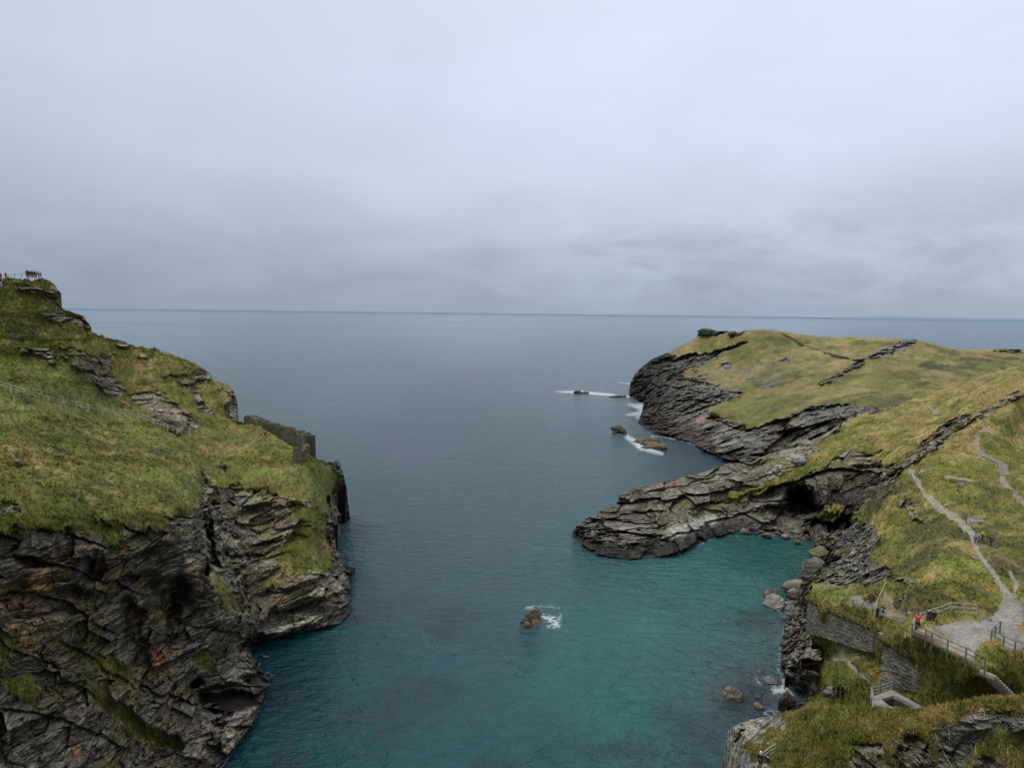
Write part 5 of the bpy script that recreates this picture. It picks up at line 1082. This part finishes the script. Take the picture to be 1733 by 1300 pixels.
def make_body(kind):
    J = pose(kind); vs = []; ix = {}
    def add(k, *r): ix[k] = len(vs); vs.append(tuple(J[k])+r)
    for k, r in (('pel', (.15, .11)), ('sp', (.13, .10)), ('ch', (.16, .11)), ('nk', (.055, .055)), ('hd', (.085, .10)), ('ht', (.06, .07))): add(k, *r)
    ed = [('pel', 'sp'), ('sp', 'ch'), ('ch', 'nk'), ('nk', 'hd'), ('hd', 'ht')]
    for n in 'lr':
        for k, r in (('sh', .06), ('el', .042), ('wr', .028), ('ha', .034), ('hip', .085), ('kn', .058), ('an', .04), ('to', .035)): add(k+n, r, r)
        ed += [('ch', 'sh'+n), ('sh'+n, 'el'+n), ('el'+n, 'wr'+n), ('wr'+n, 'ha'+n), ('pel', 'hip'+n), ('hip'+n, 'kn'+n), ('kn'+n, 'an'+n), ('an'+n, 'to'+n)]
        # fingers and thumb, a nose is added below
        h = np.array(J['ha'+n]); d = h-np.array(J['wr'+n]); d /= np.linalg.norm(d); sd_ = np.cross(d, [0, 0, 1.]) if abs(d[2]) < .9 else np.array([0, 1., 0]); sd_ /= np.linalg.norm(sd_)
        for q in range(4): J['f%d%s' % (q, n)] = tuple(h+sd_*(q-1.5)*.021+d*(.085-.008*abs(q-1.3))); add('f%d%s' % (q, n), .009, .009); ed.append(('ha'+n, 'f%d%s' % (q, n)))
        J['th'+n] = tuple(h+sd_*.055+d*.02); add('th'+n, .011, .011); ed.append(('ha'+n, 'th'+n))
    x, y, z = J['hd']; J['no'] = (x, y-.105, z-.0); add('no', .014, .016); ed.append(('hd', 'no'))
    body = skin_mesh('person', vs, [(ix[a], ix[b]) for a, b in ed])
    def sub(keys, edges, extra, scale=1.0, lift={}):
        v2 = []; i2 = {}
        for k in keys: i2[k] = len(v2); v = vs[ix[k]]; v2.append((v[0], v[1], v[2], v[3]*extra.get(k, 1.22)*scale, v[4]*extra.get(k, 1.22)*scale))
        return skin_mesh('garment', v2, [(i2[a], i2[b]) for a, b in edges])
    jk = ['pel', 'sp', 'ch', 'shl', 'ell', 'wrl', 'shr', 'elr', 'wrr']
    jacket = sub(jk, [('pel', 'sp'), ('sp', 'ch'), ('ch', 'shl'), ('shl', 'ell'), ('ell', 'wrl'), ('ch', 'shr'), ('shr', 'elr'), ('elr', 'wrr')], {'wrl': 1.5, 'wrr': 1.5, 'ell': 1.35, 'elr': 1.35})
    tr = sub(['pel', 'hipl', 'knl', 'anl', 'hipr', 'knr', 'anr'], [('pel', 'hipl'), ('hipl', 'knl'), ('knl', 'anl'), ('pel', 'hipr'), ('hipr', 'knr'), ('knr', 'anr')], {'pel': 1.12, 'anl': 1.5, 'anr': 1.5, 'knl': 1.25, 'knr': 1.25})
    sh = sub(['anl', 'tol'], [('anl', 'tol')], {}, 1.15), sub(['anr', 'tor'], [('anr', 'tor')], {}, 1.15)
    # hair: shell over the top and back of the head
    v, f = ICO[3]; hx, hy_, hz = J['hd']; q = v*np.array([.098, .112, .115])+np.array([hx, hy_+.012, hz+.045]); keep = [t for t in f if np.mean(v[t][:, 2]) > -.15+.9*max(0, -np.mean(v[t][:, 1]))]
    hair = mesh_np('hair', q, tris=np.array(keep), smooth=True)
    pk = MB(); cx, cy, cz = J['ch']; pk.box((cx, cy+.22, cz-.12), (.30, .20, .46)); bpk = bpy.data.meshes.new('backpack'); bpk.from_pydata(pk.v, [], pk.f)
    return dict(body=body, jacket=jacket, trousers=tr, shoel=sh[0], shoer=sh[1], hair=hair, backpack=bpk)
MC = {}
def cloth(c):
    if c not in MC: MC[c] = mat_plain('cloth', c, rough=.85, var=.15, scale=12)
    return MC[c]
def person(label, p, face, kind, jc, tc_, hc=(.04, .025, .015), pack=None, scale=1., group=None):
    if kind not in BODY: BODY[kind] = make_body(kind)
    B = BODY[kind]; root = empty('person', V(p), face); root.scale = (scale,)*3; tag(root, label, 'person', group)
    for nm, k, c in (('body', 'body', None), ('jacket', 'jacket', jc), ('trousers', 'trousers', tc_), ('shoe', 'shoel', (.03, .03, .03)), ('shoe', 'shoer', (.03, .03, .03)), ('hair', 'hair', hc)):
        me = B[k].copy(); me.materials.clear(); me.materials.append(M_SKIN if c is None else cloth(c)); link(nm, me, root)
    if pack: me = B['backpack'].copy(); me.materials.append(cloth(pack)); link('backpack', me, root)
    return root
NAVY, BLK, RED, DBR, JEAN, YEL, LBL, PINK, WHT = (.015, .02, .04), (.012, .012, .014), (.62, .02, .025), (.05, .035, .03), (.05, .07, .12), (.45, .50, .03), (.20, .34, .48), (.5, .18, .2), (.7, .7, .7)
zp = 24.05
person('person in a bright red coat raising both arms at the corner of the viewpoint fence', at_z(1552, 1071, zp), 2.6, 'point', RED, BLK, scale=1.15)
person('person in dark clothes leaning on the curved fence, left of the standing pair', at_z(1571, 1059.5, zp), 2.9, 'lean', BLK, NAVY, scale=1.08)
person('person in dark jacket and jeans, right of the standing pair by the curved fence', at_z(1578, 1059.5, zp), 3.4, 'stand', NAVY, JEAN, scale=1.0, pack=BLK)
person('person in a navy and white top leaning on the terrace fence', pz(1484, 1047, 79), .4, 'lean', NAVY, BLK)
person('person in black with a dark red backpack on the old gate terrace', pz(1495, 1047.5, 79.5), .9, 'stand', BLK, DBR, pack=(.25, .02, .02))
q = surf_s(patchD, 1524, 1026); person('person in dark clothes sitting on the grass beside the pale post', q+[0, 0, .1], -1.0, 'sit', BLK, NAVY)
q = surf_s(patchD, 1650, 922); person('walker in a light blue jacket furthest left on the path', q, .3, 'walk', LBL, JEAN)
q = surf_s(patchD, 1655, 919); person('walker in a pale jacket between the light blue and the yellow walkers', q, .1, 'walk', (.42, .38, .36), JEAN, scale=.95)
q = surf_s(patchD, 1662, 917); person('walker in a bright yellow jacket on the path', q, .2, 'walk', YEL, BLK)
q = surf_s(patchD, 1677, 927); person('walker in dark blue with a blue backpack, furthest right on the path', q, 3.3, 'walk', NAVY, NAVY, pack=(.03, .09, .25), scale=1.08)
person('person with a white cap at the very bottom edge of the view', pz(1286, 1304, 57), 2.4, 'stand', BLK, BLK, hc=WHT)
person('second person in black beside the bottom railing', pz(1298, 1309, 56.6), 2.0, 'stand', BLK, BLK)
q = surf_s(patchL, 449, 742); person('visitor in black, left of the pair below the ruined wall', q, 1.2, 'stand', BLK, NAVY)
q = surf_s(patchL, 456, 743); person('visitor in a pink top, right of the pair below the ruined wall', q, 2.0, 'stand', PINK, BLK)
TG = 'visitors crowded at the summit railing of the left headland'
tops = [(46, 1.25, BLK, DBR), (49.5, 1.1, NAVY, BLK), (53, 1.15, BLK, (.3, .12, .05)), (56, 1.05, DBR, DBR), (59.5, 1.1, BLK, NAVY), (62, 1.0, NAVY, JEAN), (65.5, 1.0, (.12, .12, .16), BLK), (68.5, .9, (.2, .22, .26), NAVY)]
for i, (x, s_, jc, tc_) in enumerate(tops):
    person('dark clothed visitor in the crowd standing at the summit railing', pz(x, 470.5, 167+.6*(i % 3)), .4*i, ('stand', 'walk', 'lean')[i % 3], jc, tc_, scale=s_*.95, group=TG)
person('visitor in a dark red top at the far left edge of the summit', pz(1.5, 474, 166), 1., 'stand', (.3, .03, .04), BLK)
person('visitor in navy standing at the top of the sloping handrail', pz(10, 473, 166), 1.5, 'stand', NAVY, BLK)
person('visitor in a pink jacket lower down on the sloping handrail steps', pz(5.5, 483, 163.5), 2.0, 'walk', (.55, .16, .2), BLK)
#PROPS_END
# ================================================================== WORLD, SUN, CAMERA
w = bpy.data.worlds.new('World'); SC.world = w; w.use_nodes = True; nt = w.node_tree; nt.nodes.clear(); L = nt.links.new
SUN_EL, SUN_AZ = math.radians(60), math.radians(235)
out = N(nt, 'ShaderNodeOutputWorld'); bg = N(nt, 'ShaderNodeBackground'); L(bg.outputs[0], out.inputs[0]); bg.inputs[1].default_value = 1.0
sky = N(nt, 'ShaderNodeTexSky', sky_type='NISHITA', sun_disc=False); sky.sun_elevation = SUN_EL; sky.sun_rotation = SUN_AZ
sks = N(nt, 'ShaderNodeVectorMath', operation='SCALE'); L(sky.outputs[0], sks.inputs[0]); sks.inputs['Scale'].default_value = .09
tc = N(nt, 'ShaderNodeTexCoord'); sp = N(nt, 'ShaderNodeSeparateXYZ'); L(tc.outputs['Generated'], sp.inputs[0])
cr = N(nt, 'ShaderNodeValToRGB'); e = cr.color_ramp.elements
stops = [(0.0, (.345, .42, .52)), (.035, (.375, .45, .55)), (.09, (.485, .565, .67)), (.18, (.63, .72, .85)), (.29, (.71, .80, .945)), (.42, (.73, .815, .96)), (1.0, (.9, .99, 1.13))]
while len(e) < len(stops): e.new(.5)
for el, (p_, c_) in zip(e, stops): el.position = p_; el.color = c_+(1,)
mxz = N(nt, 'ShaderNodeMath', operation='MAXIMUM'); L(sp.outputs[2], mxz.inputs[0]); mxz.inputs[1].default_value = 0
# cloud layer coordinates (plane overhead)
zz = N(nt, 'ShaderNodeMath', operation='ADD'); L(mxz.outputs[0], zz.inputs[0]); zz.inputs[1].default_value = .32
dvx = N(nt, 'ShaderNodeMath', operation='DIVIDE'); L(sp.outputs[0], dvx.inputs[0]); L(zz.outputs[0], dvx.inputs[1])
dvy = N(nt, 'ShaderNodeMath', operation='DIVIDE'); L(sp.outputs[1], dvy.inputs[0]); L(zz.outputs[0], dvy.inputs[1])
cb = N(nt, 'ShaderNodeCombineXYZ'); L(dvx.outputs[0], cb.inputs[0]); L(dvy.outputs[0], cb.inputs[1])
c1 = N(nt, 'ShaderNodeTexNoise', Scale=.9, Detail=5.0, Roughness=.5, Distortion=.3); L(cb.outputs[0], c1.inputs['Vector'])
c2 = N(nt, 'ShaderNodeTexNoise', Scale=2.0, Detail=5.0, Roughness=.5, Distortion=.4); L(cb.outputs[0], c2.inputs['Vector'])
# wavering of the gradient height
k1 = N(nt, 'ShaderNodeMath', operation='MULTIPLY_ADD'); L(c1.outputs[0], k1.inputs[0]); k1.inputs[1].default_value = .14; L(mxz.outputs[0], k1.inputs[2])
k2 = N(nt, 'ShaderNodeMath', operation='SUBTRACT'); L(k1.outputs[0], k2.inputs[0]); k2.inputs[1].default_value = .07
L(k2.outputs[0], cr.inputs[0])
# brightness by cloud texture, strongest low down
lowm = N(nt, 'ShaderNodeMapRange', interpolation_type='SMOOTHSTEP'); L(mxz.outputs[0], lowm.inputs[0]); lowm.inputs[1].default_value = .02; lowm.inputs[2].default_value = .30; lowm.inputs[3].default_value = .15; lowm.inputs[4].default_value = .075
cen = N(nt, 'ShaderNodeMath', operation='SUBTRACT'); L(c2.outputs[0], cen.inputs[0]); cen.inputs[1].default_value = .5
prod = N(nt, 'ShaderNodeMath', operation='MULTIPLY'); L(cen.outputs[0], prod.inputs[0]); L(lowm.outputs[0], prod.inputs[1])
azm = N(nt, 'ShaderNodeMapRange'); L(sp.outputs[0], azm.inputs[0]); azm.inputs[1].default_value = -.6; azm.inputs[2].default_value = .15; azm.inputs[3].default_value = .80; azm.inputs[4].default_value = 1.0
tot = N(nt, 'ShaderNodeMath', operation='MULTIPLY_ADD'); 
# small brighter puffs and darker bars low on the right
dr = N(nt, 'ShaderNodeMapping'); dr.inputs['Scale'].default_value = (5, 5, 15); L(tc.outputs['Generated'], dr.inputs['Vector'])
c3 = N(nt, 'ShaderNodeTexNoise', Scale=1.0, Detail=6.0, Roughness=.6, Distortion=.5); L(dr.outputs[0], c3.inputs['Vector'])
c3m = N(nt, 'ShaderNodeMath', operation='SUBTRACT'); L(c3.outputs[0], c3m.inputs[0]); c3m.inputs[1].default_value = .5
wa = N(nt, 'ShaderNodeMapRange', interpolation_type='SMOOTHSTEP'); L(mxz.outputs[0], wa.inputs[0]); wa.inputs[1].default_value = .0; wa.inputs[2].default_value = .035
wb = N(nt, 'ShaderNodeMapRange', interpolation_type='SMOOTHSTEP'); L(mxz.outputs[0], wb.inputs[0]); wb.inputs[1].default_value = .09; wb.inputs[2].default_value = .17; wb.inputs[3].default_value = 1; wb.inputs[4].default_value = .12
wc = N(nt, 'ShaderNodeMapRange', interpolation_type='SMOOTHSTEP'); L(sp.outputs[0], wc.inputs[0]); wc.inputs[1].default_value = -.25; wc.inputs[2].default_value = .25; wc.inputs[3].default_value = .25; wc.inputs[4].default_value = 1
p1 = N(nt, 'ShaderNodeMath', operation='MULTIPLY'); L(wa.outputs[0], p1.inputs[0]); L(wb.outputs[0], p1.inputs[1])
p2 = N(nt, 'ShaderNodeMath', operation='MULTIPLY'); L(p1.outputs[0], p2.inputs[0]); L(wc.outputs[0], p2.inputs[1])
p3 = N(nt, 'ShaderNodeMath', operation='MULTIPLY'); L(p2.outputs[0], p3.inputs[0]); L(c3m.outputs[0], p3.inputs[1])
p4 = N(nt, 'ShaderNodeMath', operation='MULTIPLY_ADD'); L(p3.outputs[0], p4.inputs[0]); p4.inputs[1].default_value = .46; L(prod.outputs[0], p4.inputs[2])
L(p4.outputs[0], tot.inputs[0]); tot.inputs[1].default_value = 2.0; L(azm.outputs[0], tot.inputs[2])
fin = N(nt, 'ShaderNodeVectorMath', operation='SCALE'); L(cr.outputs[0], fin.inputs[0]); L(tot.outputs[0], fin.inputs['Scale'])
mixs = N(nt, 'ShaderNodeMix', data_type='RGBA'); mixs.inputs[0].default_value = .97; L(sks.outputs[0], mixs.inputs[6]); L(fin.outputs[0], mixs.inputs[7])
L(mixs.outputs[2], bg.inputs[0])
sl = bpy.data.lights.new('sun', 'SUN'); sl.energy = 1.5; sl.angle = math.radians(18); sl.color = (1, .96, .9)
so = bpy.data.objects.new('sun', sl); COL.objects.link(so)
sd = Vector((math.sin(SUN_AZ)*math.cos(SUN_EL), math.cos(SUN_AZ)*math.cos(SUN_EL), math.sin(SUN_EL)))
so.rotation_euler = sd.to_track_quat('Z', 'Y').to_euler()

cd = bpy.data.cameras.new('camera'); co = bpy.data.objects.new('camera', cd); COL.objects.link(co)
cd.sensor_width = 36; cd.lens = F0/W0*36; cd.clip_start = .5; cd.clip_end = 120000
Mx = Matrix(((right[0], up[0], -fwd[0], CAM[0]), (right[1], up[1], -fwd[1], CAM[1]), (right[2], up[2], -fwd[2], CAM[2]), (0, 0, 0, 1)))
co.matrix_world = Mx
SC.camera = co
SC.render.engine = 'CYCLES'
SC.view_settings.view_transform = 'Standard'; SC.view_settings.look = 'None'; SC.view_settings.exposure = 0
